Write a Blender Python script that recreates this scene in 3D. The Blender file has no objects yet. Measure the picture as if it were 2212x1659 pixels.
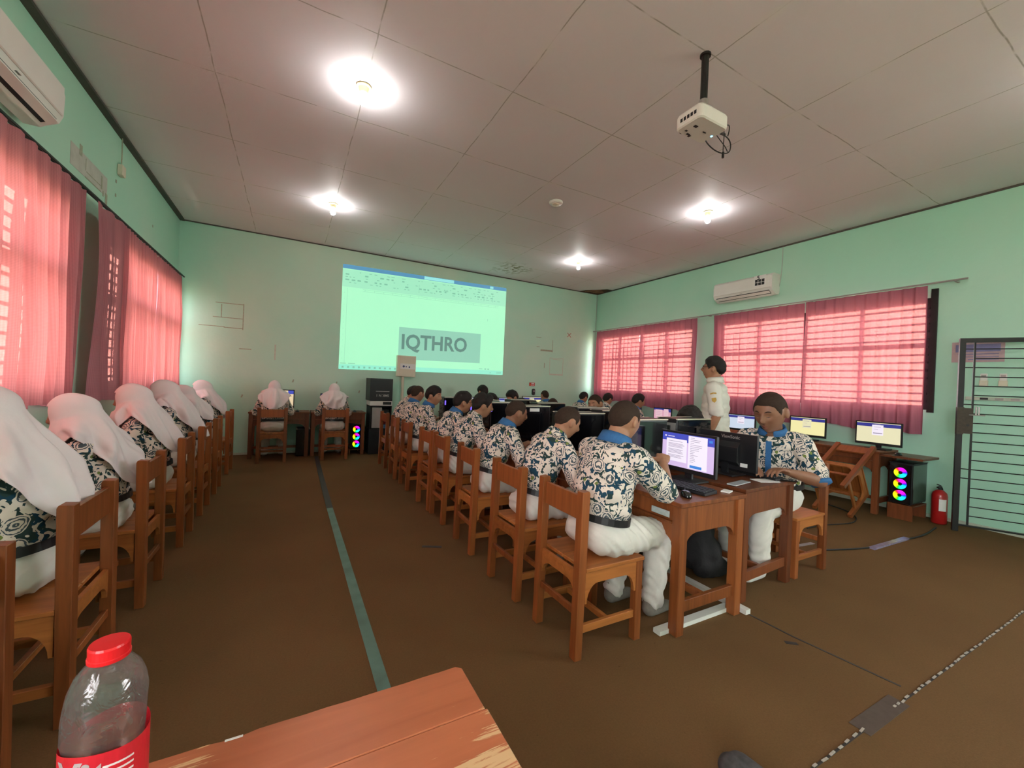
import bpy, bmesh, math, random
from mathutils import Vector, Matrix, Euler, noise
random.seed(7)
C = bpy.context.scene.collection
SC = bpy.context.scene
PI = math.pi
V = Vector
# ---------------------------------------------------------------- camera
F_PX, YAW, PITCH, ROLL = 878.45, 0.4962, -0.0018, 0.0421
fw = V((math.sin(YAW)*math.cos(PITCH), math.cos(YAW)*math.cos(PITCH), math.sin(PITCH)))
rt = V((math.cos(YAW), -math.sin(YAW), 0)); up = rt.cross(fw)
r2 = rt*math.cos(ROLL)+up*math.sin(ROLL); u2 = -rt*math.sin(ROLL)+up*math.cos(ROLL)
cd = bpy.data.cameras.new('camera'); cam = bpy.data.objects.new('camera', cd); C.objects.link(cam)
cd.sensor_width = 36; cd.lens = F_PX/2212*36; cd.clip_start = 0.02; cd.clip_end = 200
M = Matrix((r2, u2, -fw)).transposed().to_4x4(); M.translation = (0, 0, 1.38); cam.matrix_world = M
SC.camera = cam
# ---------------------------------------------------------------- exposure, world, daylight portals
vs = SC.view_settings; vs.view_transform = 'Standard'; vs.look = 'None'; vs.gamma = 1; vs.use_curve_mapping = False
vs.exposure = 1.42
SC.cycles.max_bounces = 8; SC.cycles.diffuse_bounces = 4; SC.cycles.transparent_max_bounces = 16
SC.cycles.caustics_reflective = False; SC.cycles.caustics_refractive = False
SC.cycles.sample_clamp_indirect = 6
XL, XR, D, H, YB = -1.62, 6.72, 8.08, 3.72, -4.2
w = bpy.data.worlds.new('world'); SC.world = w; w.use_nodes = True
bg = w.node_tree.nodes['Background']; bg.inputs[0].default_value = (0.99, 0.965, 1.0, 1); bg.inputs[1].default_value = 12.0
BULB_E = 86.0
WINS = [  # name, side, y0, y1, z0, z1
    ('window_1', -1, 1.2, 4.4, 1.18, 2.62), ('window_2', -1, 5.42, 7.92, 1.18, 2.62),
    ('added_window_5', -1, -3.8, -0.4, 1.0, 2.9),  # added behind the camera, out of view, for fill daylight
    ('added_window_6', 1, -3.8, -1.1, 1.0, 2.9),  # its opposite, likewise added unseen for fill daylight
    ('window_3', 1, 1.92, 4.68, 1.27, 2.62), ('window_4', 1, 5.20, 7.93, 1.27, 2.62)]
for n, s, y0, y1, z0, z1 in WINS:
    ld = bpy.data.lights.new('daylight_'+n, 'AREA'); ld.shape = 'RECTANGLE'; ld.size = z1-z0; ld.size_y = y1-y0
    ld.cycles.is_portal = True
    lo = bpy.data.objects.new('daylight_'+n, ld); C.objects.link(lo)
    x = (XR+0.2) if s > 0 else (XL-0.2)
    lo.location = (x, (y0+y1)/2, (z0+z1)/2); lo.rotation_euler = (0, PI/2 if s > 0 else -PI/2, 0)
# ---------------------------------------------------------------- materials
def new_mat(name):
    m = bpy.data.materials.new(name); m.use_nodes = True
    return m, m.node_tree.nodes, m.node_tree.links, m.node_tree.nodes['Principled BSDF']
def mat(name, col, rough=0.6, metal=0.0, spec=0.5, var=0.0, scale=8.0, bump=0.0, bscale=60.0, coat=0.0, emit=None, es=0.0):
    m, N, L, b = new_mat(name)
    b.inputs['Base Color'].default_value = (*col, 1); b.inputs['Roughness'].default_value = rough
    b.inputs['Metallic'].default_value = metal; b.inputs['Specular IOR Level'].default_value = spec
    b.inputs['Coat Weight'].default_value = coat
    if emit: b.inputs['Emission Color'].default_value = (*emit, 1); b.inputs['Emission Strength'].default_value = es
    tc = N.new('ShaderNodeTexCoord')
    if var:
        n = N.new('ShaderNodeTexNoise'); n.inputs['Scale'].default_value = scale; n.inputs['Detail'].default_value = 4
        L.new(tc.outputs['Object'], n.inputs['Vector'])
        mx = N.new('ShaderNodeMix'); mx.data_type = 'RGBA'
        mx.inputs[6].default_value = (*[c*(1-var) for c in col], 1); mx.inputs[7].default_value = (*[min(1, c*(1+var)) for c in col], 1)
        L.new(n.outputs['Fac'], mx.inputs[0]); L.new(mx.outputs[2], b.inputs['Base Color'])
    if bump:
        n2 = N.new('ShaderNodeTexNoise'); n2.inputs['Scale'].default_value = bscale; n2.inputs['Detail'].default_value = 3
        L.new(tc.outputs['Object'], n2.inputs['Vector'])
        bp = N.new('ShaderNodeBump'); bp.inputs['Strength'].default_value = bump; bp.inputs['Distance'].default_value = 0.01
        L.new(n2.outputs['Fac'], bp.inputs['Height']); L.new(bp.outputs[0], b.inputs['Normal'])
    return m
def emis(name, col, s):
    m, N, L, b = new_mat(name)
    b.inputs['Base Color'].default_value = (*[c*0.3 for c in col], 1); b.inputs['Roughness'].default_value = 0.4
    b.inputs['Emission Color'].default_value = (*col, 1); b.inputs['Emission Strength'].default_value = s
    return m
def math_n(N, L, op, a, b=None, c=None):
    n = N.new('ShaderNodeMath'); n.operation = op
    for i, x in enumerate((a, b, c)):
        if x is None: continue
        if isinstance(x, (int, float)): n.inputs[i].default_value = x
        else: L.new(x, n.inputs[i])
    return n.outputs[0]
def mix_c(N, L, f, a, b):
    n = N.new('ShaderNodeMix'); n.data_type = 'RGBA'
    for i, x in ((0, f), (6, a), (7, b)):
        if isinstance(x, tuple): n.inputs[i].default_value = (*x, 1)
        elif isinstance(x, (int, float)): n.inputs[i].default_value = x
        else: L.new(x, n.inputs[i])
    return n.outputs[2]
def noise_n(N, L, vec, scale, detail=3, dist=0.0, rough=0.5):
    n = N.new('ShaderNodeTexNoise'); n.inputs['Scale'].default_value = scale; n.inputs['Detail'].default_value = detail
    n.inputs['Distortion'].default_value = dist; n.inputs['Roughness'].default_value = rough
    L.new(vec, n.inputs['Vector']); return n.outputs['Fac']
def wood_mat(name, c1, c2, rough=0.38, axis=2, worn=0.0, wornc=(0.72, 0.46, 0.24)):
    m, N, L, b = new_mat(name)
    tc = N.new('ShaderNodeTexCoord'); mp = N.new('ShaderNodeMapping'); L.new(tc.outputs['Object'], mp.inputs[0])
    sc = [22, 22, 22]; sc[axis] = 1.6; mp.inputs['Scale'].default_value = sc
    f = noise_n(N, L, mp.outputs[0], 1.6, 5, 0.6)
    oi = N.new('ShaderNodeObjectInfo')
    f2 = math_n(N, L, 'MULTIPLY_ADD', oi.outputs['Random'], 0.5, f)
    f3 = math_n(N, L, 'SUBTRACT', f2, 0.3)
    n = N.new('ShaderNodeMath'); n.operation = 'MULTIPLY'; n.use_clamp = True; n.inputs[1].default_value = 1.3; L.new(f3, n.inputs[0])
    col = mix_c(N, L, n.outputs[0], c1, c2)
    if worn:
        f4 = noise_n(N, L, mp.outputs[0], 1.1, 8, 0.3, 0.7)
        big = noise_n(N, L, tc.outputs['Object'], 3.5, 2)
        q = math_n(N, L, 'MULTIPLY', f4, big)
        st = N.new('ShaderNodeMapRange'); st.inputs[1].default_value = worn; st.inputs[2].default_value = worn+0.015; L.new(q, st.inputs[0])
        col = mix_c(N, L, st.outputs[0], col, wornc)
    L.new(col, b.inputs['Base Color']); b.inputs['Roughness'].default_value = rough; b.inputs['Specular IOR Level'].default_value = 0.4
    bp = N.new('ShaderNodeBump'); bp.inputs['Strength'].default_value = 0.25; bp.inputs['Distance'].default_value = 0.003
    L.new(f, bp.inputs['Height']); L.new(bp.outputs[0], b.inputs['Normal'])
    return m
MT = {}
MT['wood'] = wood_mat('varnished_wood', (0.12, 0.032, 0.009), (0.36, 0.108, 0.030))
MT['wood_y'] = wood_mat('varnished_wood_level', (0.19, 0.055, 0.013), (0.47, 0.165, 0.042), axis=0)
MT['wood_d'] = wood_mat('dark_wood', (0.09, 0.025, 0.009), (0.24, 0.07, 0.024))
MT['wood_t'] = wood_mat('worn_table_wood', (0.36, 0.098, 0.040), (0.52, 0.16, 0.07), rough=0.33, axis=0, worn=0.337)
MT['wood_p'] = wood_mat('pale_wood', (0.35, 0.17, 0.09), (0.55, 0.28, 0.15))
MT['black'] = mat('black_plastic', (0.012, 0.012, 0.014), 0.42, var=0.2, scale=30)
MT['black_g'] = mat('black_glass', (0.006, 0.006, 0.008), 0.12, coat=0.5)
MT['metal_b'] = mat('black_painted_iron', (0.016, 0.015, 0.014), 0.45, 0.3, var=0.3, scale=20)
MT['grey_m'] = mat('grey_metal', (0.42, 0.40, 0.38), 0.45, 0.5, var=0.15)
MT['chrome'] = mat('bright_metal', (0.7, 0.7, 0.7), 0.25, 1.0)
MT['white'] = mat('white_plastic', (0.80, 0.79, 0.75), 0.35, var=0.04, scale=5)
MT['cream'] = mat('cream_painted_steel', (0.72, 0.66, 0.52), 0.45, var=0.05)
MT['paper'] = mat('paper', (0.82, 0.82, 0.80), 0.7, var=0.05)
MT['red'] = mat('red_enamel', (0.42, 0.012, 0.012), 0.3, coat=0.4, var=0.1)
MT['capred'] = mat('red_cap_plastic', (0.75, 0.012, 0.018), 0.32)
MT['stitch'] = mat('dusty_white_thread', (0.42, 0.38, 0.33), 0.85, var=0.3, scale=40)
MT['duct'] = mat('white_duct_plastic', (0.75, 0.75, 0.70), 0.4)
MT['mark'] = mat('old_brown_glue', (0.36, 0.40, 0.29), 0.8, var=0.4, scale=40)
MT['palemark'] = mat('pale_glue', (0.55, 0.60, 0.50), 0.8, var=0.2, scale=25)
MT['teal'] = mat('teal_tape', (0.11, 0.20, 0.17), 0.5, var=0.5, scale=7)
MT['dark_tape'] = mat('dark_tape', (0.035, 0.03, 0.028), 0.6, var=0.4, scale=30)
MT['cable'] = mat('black_cable', (0.012, 0.012, 0.012), 0.5)
MT['wire_w'] = mat('pale_wire', (0.45, 0.55, 0.48), 0.6)
MT['trous'] = mat('white_trouser_cloth', (0.70, 0.67, 0.61), 0.85, spec=0.15, var=0.06, scale=14, bump=0.12, bscale=45)
MT['hijab'] = mat('white_veil_cloth', (0.80, 0.73, 0.74), 0.85, spec=0.15, var=0.04, bump=0.10, bscale=90)
MT['shirtw'] = mat('off_white_shirt_cloth', (0.72, 0.70, 0.62), 0.85, spec=0.15, var=0.05, bump=0.1, bscale=60)
MT['blue'] = mat('blue_collar_cloth', (0.045, 0.15, 0.34), 0.8, spec=0.2, var=0.2, scale=80)
MT['belt'] = mat('black_belt', (0.012, 0.012, 0.013), 0.4)
MT['hair'] = mat('black_hair', (0.014, 0.010, 0.008), 0.62, spec=0.35, var=0.4, scale=120, bump=0.5, bscale=260)
MT['hairb'] = mat('cropped_hair', (0.045, 0.027, 0.018), 0.8, spec=0.2, var=0.35, scale=60, bump=0.5, bscale=320)
MT['sock'] = mat('grey_sock', (0.22, 0.20, 0.17), 0.9, var=0.2, scale=60)
MT['sockw'] = mat('white_sock', (0.66, 0.64, 0.60), 0.9)
MT['lips'] = mat('lips', (0.30, 0.10, 0.075), 0.5)
MT['eyew'] = mat('eye_white', (0.75, 0.72, 0.68), 0.3)
MT['iris'] = mat('dark_iris', (0.02, 0.012, 0.008), 0.2)
MT['gold'] = mat('gold_emblem', (0.50, 0.30, 0.05), 0.6, var=0.3, scale=120)
MT['bulb'] = emis('lit_bulb', (1.0, 0.98, 0.93), BULB_E)
MT['brass'] = mat('cream_lamp_holder', (0.62, 0.52, 0.30), 0.5)
def skin_mat(name, c):
    m, N, L, b = new_mat(name)
    tc = N.new('ShaderNodeTexCoord'); f = noise_n(N, L, tc.outputs['Object'], 18, 4)
    L.new(mix_c(N, L, f, tuple(x*0.86 for x in c), tuple(min(1, x*1.14) for x in c)), b.inputs['Base Color'])
    b.inputs['Roughness'].default_value = 0.5; b.inputs['Specular IOR Level'].default_value = 0.4
    b.inputs['Subsurface Weight'].default_value = 0.06; b.inputs['Subsurface Radius'].default_value = (0.01, 0.004, 0.002)
    return m
SK = [skin_mat('brown_skin', (0.40, 0.20, 0.115)), skin_mat('dark_brown_skin', (0.27, 0.125, 0.072)), skin_mat('tan_skin', (0.42, 0.21, 0.12))]
def batik():
    m, N, L, b = new_mat('batik_cloth')
    tc = N.new('ShaderNodeTexCoord'); P = tc.outputs['Object']
    nz = N.new('ShaderNodeTexNoise'); nz.inputs['Scale'].default_value = 11; L.new(P, nz.inputs['Vector'])
    sub = N.new('ShaderNodeVectorMath'); sub.operation = 'SUBTRACT'; L.new(nz.outputs['Color'], sub.inputs[0]); sub.inputs[1].default_value = (0.5, 0.5, 0.5)
    scl = N.new('ShaderNodeVectorMath'); scl.operation = 'SCALE'; L.new(sub.outputs[0], scl.inputs[0]); scl.inputs['Scale'].default_value = 0.05
    add = N.new('ShaderNodeVectorMath'); add.operation = 'ADD'; L.new(P, add.inputs[0]); L.new(scl.outputs[0], add.inputs[1])
    def vor(sc, rnd, off):
        mp = N.new('ShaderNodeMapping'); mp.inputs['Location'].default_value = off; L.new(add.outputs[0], mp.inputs[0])
        v = N.new('ShaderNodeTexVoronoi'); v.inputs['Scale'].default_value = sc; v.inputs['Randomness'].default_value = rnd
        L.new(mp.outputs[0], v.inputs['Vector']); return v.outputs['Distance']
    d1 = vor(9.5, 0.75, (0, 0, 0))
    fine = noise_n(N, L, add.outputs[0], 60, 2)
    ph = math_n(N, L, 'MULTIPLY_ADD', d1, 50.0, math_n(N, L, 'MULTIPLY', fine, 9.0))
    ring = math_n(N, L, 'GREATER_THAN', math_n(N, L, 'SINE', ph), 0.1)
    inrose = math_n(N, L, 'LESS_THAN', d1, 0.33)
    rose = math_n(N, L, 'MULTIPLY', ring, inrose)
    p1 = math_n(N, L, 'GREATER_THAN', noise_n(N, L, add.outputs[0], 27, 1.5, 1.4), 0.515)
    out = math_n(N, L, 'MULTIPLY', p1, math_n(N, L, 'GREATER_THAN', d1, 0.36))
    d2 = vor(13, 0.9, (3.1, 1.7, 5.3))
    dot = math_n(N, L, 'MULTIPLY', math_n(N, L, 'LESS_THAN', d2, 0.16), math_n(N, L, 'GREATER_THAN', d1, 0.40))
    hue = math_n(N, L, 'GREATER_THAN', noise_n(N, L, P, 16, 1), 0.5)
    dark = mix_c(N, L, hue, (0.018, 0.062, 0.10), (0.030, 0.060, 0.058))
    c = mix_c(N, L, out, (0.78, 0.69, 0.60), dark)
    c = mix_c(N, L, rose, c, (0.085, 0.11, 0.125))
    c = mix_c(N, L, dot, c, (0.20, 0.25, 0.07))
    L.new(c, b.inputs['Base Color']); b.inputs['Roughness'].default_value = 0.85; b.inputs['Specular IOR Level'].default_value = 0.15
    return m
MT['batik'] = batik()
def wall_mat(name, base, pale):
    m, N, L, b = new_mat(name)
    tc = N.new('ShaderNodeTexCoord'); P = tc.outputs['Object']
    f = noise_n(N, L, P, 0.55, 4, 0.4); mr = N.new('ShaderNodeMapRange'); mr.inputs[1].default_value = 0.42; mr.inputs[2].default_value = 0.70; L.new(f, mr.inputs[0])
    c = mix_c(N, L, mr.outputs[0], base, pale)
    g = noise_n(N, L, P, 3.0, 8, 0.0, 0.75); mr2 = N.new('ShaderNodeMapRange'); mr2.inputs[1].default_value = 0.66; mr2.inputs[2].default_value = 0.74; mr2.inputs[4].default_value = 0.35; L.new(g, mr2.inputs[0])
    c = mix_c(N, L, mr2.outputs[0], c, tuple(x*0.72 for x in base))
    L.new(c, b.inputs['Base Color']); b.inputs['Roughness'].default_value = 0.55; b.inputs['Specular IOR Level'].default_value = 0.3
    bp = N.new('ShaderNodeBump'); bp.inputs['Strength'].default_value = 0.25; bp.inputs['Distance'].default_value = 0.01
    L.new(noise_n(N, L, P, 14, 5), bp.inputs['Height']); L.new(bp.outputs[0], b.inputs['Normal'])
    return m
MT['wall'] = wall_mat('mint_wall_paint', (0.41, 0.76, 0.59), (0.49, 0.76, 0.61))
MT['wallb'] = wall_mat('mint_back_wall_paint', (0.46, 0.77, 0.62), (0.62, 0.78, 0.65))
def ceil_mat():
    m, N, L, b = new_mat('ceiling_board_paint')
    tc = N.new('ShaderNodeTexCoord'); P = tc.outputs['Object']; sp = N.new('ShaderNodeSeparateXYZ')
    wob = noise_n(N, L, P, 2.2, 5)
    L.new(P, sp.inputs[0])
    masks = []
    for ax, off in (('X', 0.61), ('Y', -1.88)):
        q = math_n(N, L, 'MULTIPLY_ADD', wob, 0.035, sp.outputs[ax])
        t = math_n(N, L, 'DIVIDE', math_n(N, L, 'ADD', q, off-0.017), 1.045)
        fr = math_n(N, L, 'FRACT', math_n(N, L, 'ADD', t, 20.5))
        masks.append(math_n(N, L, 'MULTIPLY', math_n(N, L, 'ABSOLUTE', math_n(N, L, 'SUBTRACT', fr, 0.5)), 1.045))
    dm = math_n(N, L, 'MINIMUM', masks[0], masks[1])
    def ss(v, a, c, o0, o1):
        r = N.new('ShaderNodeMapRange'); r.inputs[1].default_value = a; r.inputs[2].default_value = c; r.inputs[3].default_value = o0; r.inputs[4].default_value = o1
        L.new(v, r.inputs[0]); return r.outputs[0]
    line = ss(dm, 0.002, 0.006, 1, 0); halo = ss(dm, 0.01, 0.06, 1, 0)
    rag = noise_n(N, L, P, 5, 5)
    line = math_n(N, L, 'MULTIPLY', line, ss(rag, 0.40, 0.52, 0.1, 0.8))
    halo = math_n(N, L, 'MULTIPLY', halo, ss(noise_n(N, L, P, 9, 6), 0.45, 0.62, 0.0, 0.6))
    base = mix_c(N, L, noise_n(N, L, P, 1.1, 4), (0.745, 0.70, 0.745), (0.81, 0.77, 0.805))
    c = mix_c(N, L, halo, base, (0.78, 0.76, 0.74)); c = mix_c(N, L, line, c, (0.34, 0.32, 0.29))
    # round damp stain of the board near the far wall
    ds = N.new('ShaderNodeVectorMath'); ds.operation = 'DISTANCE'; L.new(P, ds.inputs[0]); ds.inputs[1].default_value = (3.9, 7.35, H)
    st = math_n(N, L, 'MULTIPLY', ss(ds.outputs['Value'], 0.1, 0.5, 1, 0), ss(noise_n(N, L, P, 10, 6), 0.5, 0.6, 0, 1))
    c = mix_c(N, L, st, c, (0.22, 0.19, 0.10))
    L.new(c, b.inputs['Base Color']); b.inputs['Roughness'].default_value = 0.6; b.inputs['Specular IOR Level'].default_value = 0.25
    bp = N.new('ShaderNodeBump'); bp.inputs['Strength'].default_value = 0.35; bp.inputs['Distance'].default_value = 0.02
    L.new(math_n(N, L, 'ADD', math_n(N, L, 'MULTIPLY', rag, 0.6), math_n(N, L, 'MULTIPLY', halo, 0.5)), bp.inputs['Height']); L.new(bp.outputs[0], b.inputs['Normal'])
    return m
MT['ceil'] = ceil_mat()
def floor_mat():
    m, N, L, b = new_mat('brown_carpet')
    tc = N.new('ShaderNodeTexCoord'); P = tc.outputs['Object']
    f = noise_n(N, L, P, 1.3, 5, 0.3); g = noise_n(N, L, P, 110, 3, 0, 0.8)
    c = mix_c(N, L, f, (0.15, 0.082, 0.034), (0.235, 0.135, 0.058))
    c = mix_c(N, L, math_n(N, L, 'MULTIPLY', g, 0.55), c, (0.06, 0.032, 0.012))
    sp = N.new('ShaderNodeMapRange'); sp.inputs[1].default_value = 0.665; sp.inputs[2].default_value = 0.70; sp.inputs[4].default_value = 0.5
    L.new(noise_n(N, L, P, 17, 6, 0, 0.7), sp.inputs[0])
    c = mix_c(N, L, sp.outputs[0], c, (0.06, 0.033, 0.014))
    L.new(c, b.inputs['Base Color']); b.inputs['Roughness'].default_value = 0.9; b.inputs['Specular IOR Level'].default_value = 0.12
    bp = N.new('ShaderNodeBump'); bp.inputs['Strength'].default_value = 0.5; bp.inputs['Distance'].default_value = 0.004
    L.new(g, bp.inputs['Height']); L.new(bp.outputs[0], b.inputs['Normal'])
    return m
MT['floor'] = floor_mat()
def curtain_mat(name, col, thru, tcol):
    m, N, L, b = new_mat(name)
    out = N['Material Output'] if 'Material Output' in N else [n for n in N if n.type == 'OUTPUT_MATERIAL'][0]
    N.remove(b)
    tc = N.new('ShaderNodeTexCoord'); P = tc.outputs['Object']; sp = N.new('ShaderNodeSeparateXYZ'); L.new(P, sp.inputs[0])
    wv = math_n(N, L, 'MULTIPLY', math_n(N, L, 'SINE', math_n(N, L, 'MULTIPLY', math_n(N, L, 'ADD', sp.outputs['Y'], sp.outputs['Z']), 330)),
                math_n(N, L, 'SINE', math_n(N, L, 'MULTIPLY', math_n(N, L, 'SUBTRACT', sp.outputs['Y'], sp.outputs['Z']), 330)))
    fac = math_n(N, L, 'MULTIPLY_ADD', wv, 0.5, 0.5)
    c = mix_c(N, L, fac, tuple(x*0.86 for x in col), tuple(min(1, x*1.1) for x in col))
    di = N.new('ShaderNodeBsdfDiffuse'); tr = N.new('ShaderNodeBsdfTranslucent'); tp = N.new('ShaderNodeBsdfTransparent')
    L.new(c, di.inputs[0]); L.new(mix_c(N, L, fac, tuple(x*0.85 for x in tcol), tuple(x*1.15 for x in tcol)), tr.inputs[0]); tp.inputs[0].default_value = (0.30, 0.11, 0.085, 1)
    m1 = N.new('ShaderNodeMixShader'); m1.inputs[0].default_value = 0.42; L.new(di.outputs[0], m1.inputs[1]); L.new(tr.outputs[0], m1.inputs[2])
    m2 = N.new('ShaderNodeMixShader'); m2.inputs[0].default_value = thru; L.new(m1.outputs[0], m2.inputs[1]); L.new(tp.outputs[0], m2.inputs[2])
    L.new(m2.outputs[0], out.inputs[0]); return m
MT['curt'] = curtain_mat('pink_curtain_cloth', (0.66, 0.24, 0.34), 0.115, (0.195, 0.056, 0.062))
MT['curtl'] = curtain_mat('salmon_curtain_cloth', (0.74, 0.32, 0.37), 0.125, (0.37, 0.13, 0.12))
def pane_mat():
    m, N, L, b = new_mat('clear_pane'); out = [n for n in N if n.type == 'OUTPUT_MATERIAL'][0]; N.remove(b)
    g = N.new('ShaderNodeBsdfGlossy'); g.inputs['Roughness'].default_value = 0.05; t = N.new('ShaderNodeBsdfTransparent'); t.inputs[0].default_value = (0.93, 0.94, 0.93, 1)
    mx = N.new('ShaderNodeMixShader'); mx.inputs[0].default_value = 0.06; L.new(t.outputs[0], mx.inputs[1]); L.new(g.outputs[0], mx.inputs[2]); L.new(mx.outputs[0], out.inputs[0])
    return m
MT['pane'] = pane_mat()
def pet_mat():
    m, N, L, b = new_mat('clear_bottle_plastic'); out = [n for n in N if n.type == 'OUTPUT_MATERIAL'][0]; N.remove(b)
    g = N.new('ShaderNodeBsdfGlossy'); g.inputs['Roughness'].default_value = 0.12; t = N.new('ShaderNodeBsdfTransparent'); t.inputs[0].default_value = (0.86, 0.84, 0.82, 1)
    lw = N.new('ShaderNodeLayerWeight'); lw.inputs['Blend'].default_value = 0.35
    tc = N.new('ShaderNodeTexCoord'); bp = N.new('ShaderNodeBump'); bp.inputs['Strength'].default_value = 0.6; bp.inputs['Distance'].default_value = 0.004
    L.new(noise_n(N, L, tc.outputs['Object'], 30, 3, 1.5), bp.inputs['Height']); L.new(bp.outputs[0], g.inputs['Normal']); L.new(bp.outputs[0], lw.inputs['Normal'])
    f = math_n(N, L, 'MULTIPLY_ADD', lw.outputs['Fresnel'], 0.75, 0.05)
    mx = N.new('ShaderNodeMixShader'); L.new(f, mx.inputs[0]); L.new(t.outputs[0], mx.inputs[1]); L.new(g.outputs[0], mx.inputs[2])
    di = N.new('ShaderNodeBsdfDiffuse'); di.inputs[0].default_value = (0.8, 0.78, 0.76, 1)
    m3 = N.new('ShaderNodeMixShader'); m3.inputs[0].default_value = 0.05; L.new(mx.outputs[0], m3.inputs[1]); L.new(di.outputs[0], m3.inputs[2])
    L.new(m3.outputs[0], out.inputs[0]); return m
MT['pet'] = pet_mat()
def rainbow_mat():
    m, N, L, b = new_mat('coloured_fan_light')
    tc = N.new('ShaderNodeTexCoord'); sp = N.new('ShaderNodeSeparateXYZ'); L.new(tc.outputs['Object'], sp.inputs[0])
    a = math_n(N, L, 'ARCTAN2', sp.outputs['Z'], sp.outputs['Y'])
    hsv = N.new('ShaderNodeCombineColor'); hsv.mode = 'HSV'
    L.new(math_n(N, L, 'FRACT', math_n(N, L, 'MULTIPLY_ADD', a, 1/(2*PI), 0.65)), hsv.inputs[0]); hsv.inputs[1].default_value = 1.0; hsv.inputs[2].default_value = 1
    b.inputs['Base Color'].default_value = (0.02, 0.02, 0.02, 1)
    L.new(hsv.outputs[0], b.inputs['Emission Color']); b.inputs['Emission Strength'].default_value = 0.75
    return m
MT['rgb'] = rainbow_mat()
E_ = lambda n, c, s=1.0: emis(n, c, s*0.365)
MT['s_white'] = E_('screen_white', (0.86, 0.80, 0.92), 0.95); MT['s_lilac'] = E_('screen_lilac', (0.68, 0.52, 0.82), 0.9)
MT['s_blue'] = E_('screen_blue', (0.06, 0.08, 0.50), 0.9); MT['s_navy'] = E_('screen_navy', (0.04, 0.045, 0.30), 0.8)
MT['s_btn'] = E_('screen_button', (0.05, 0.22, 0.65), 1); MT['s_text'] = E_('screen_text', (0.28, 0.24, 0.36), 0.9)
MT['s_yel'] = E_('screen_yellow', (0.90, 0.83, 0.42), 0.9); MT['s_pyel'] = E_('screen_pale_yellow', (0.80, 0.76, 0.50), 0.9)
MT['s_pink'] = E_('screen_pink', (0.80, 0.42, 0.55), 0.8); MT['s_ice'] = E_('screen_ice', (0.62, 0.72, 0.86), 0.9)
MT['p_glow'] = E_('purple_case_light', (0.16, 0.10, 1.0), 2.0); MT['c_glow'] = E_('cyan_power_light', (0.2, 0.75, 1.0), 5.0)
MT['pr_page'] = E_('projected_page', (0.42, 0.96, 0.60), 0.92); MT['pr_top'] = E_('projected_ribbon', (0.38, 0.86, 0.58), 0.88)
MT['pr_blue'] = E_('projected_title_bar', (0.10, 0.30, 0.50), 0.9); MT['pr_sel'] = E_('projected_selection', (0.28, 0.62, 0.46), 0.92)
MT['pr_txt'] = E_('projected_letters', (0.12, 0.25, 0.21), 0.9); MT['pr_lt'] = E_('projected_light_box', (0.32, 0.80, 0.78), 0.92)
MT['pr_ink'] = E_('projected_small_ink', (0.22, 0.55, 0.38), 0.9); MT['pr_task'] = E_('projected_task_bar', (0.30, 0.86, 0.64), 0.92)
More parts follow.
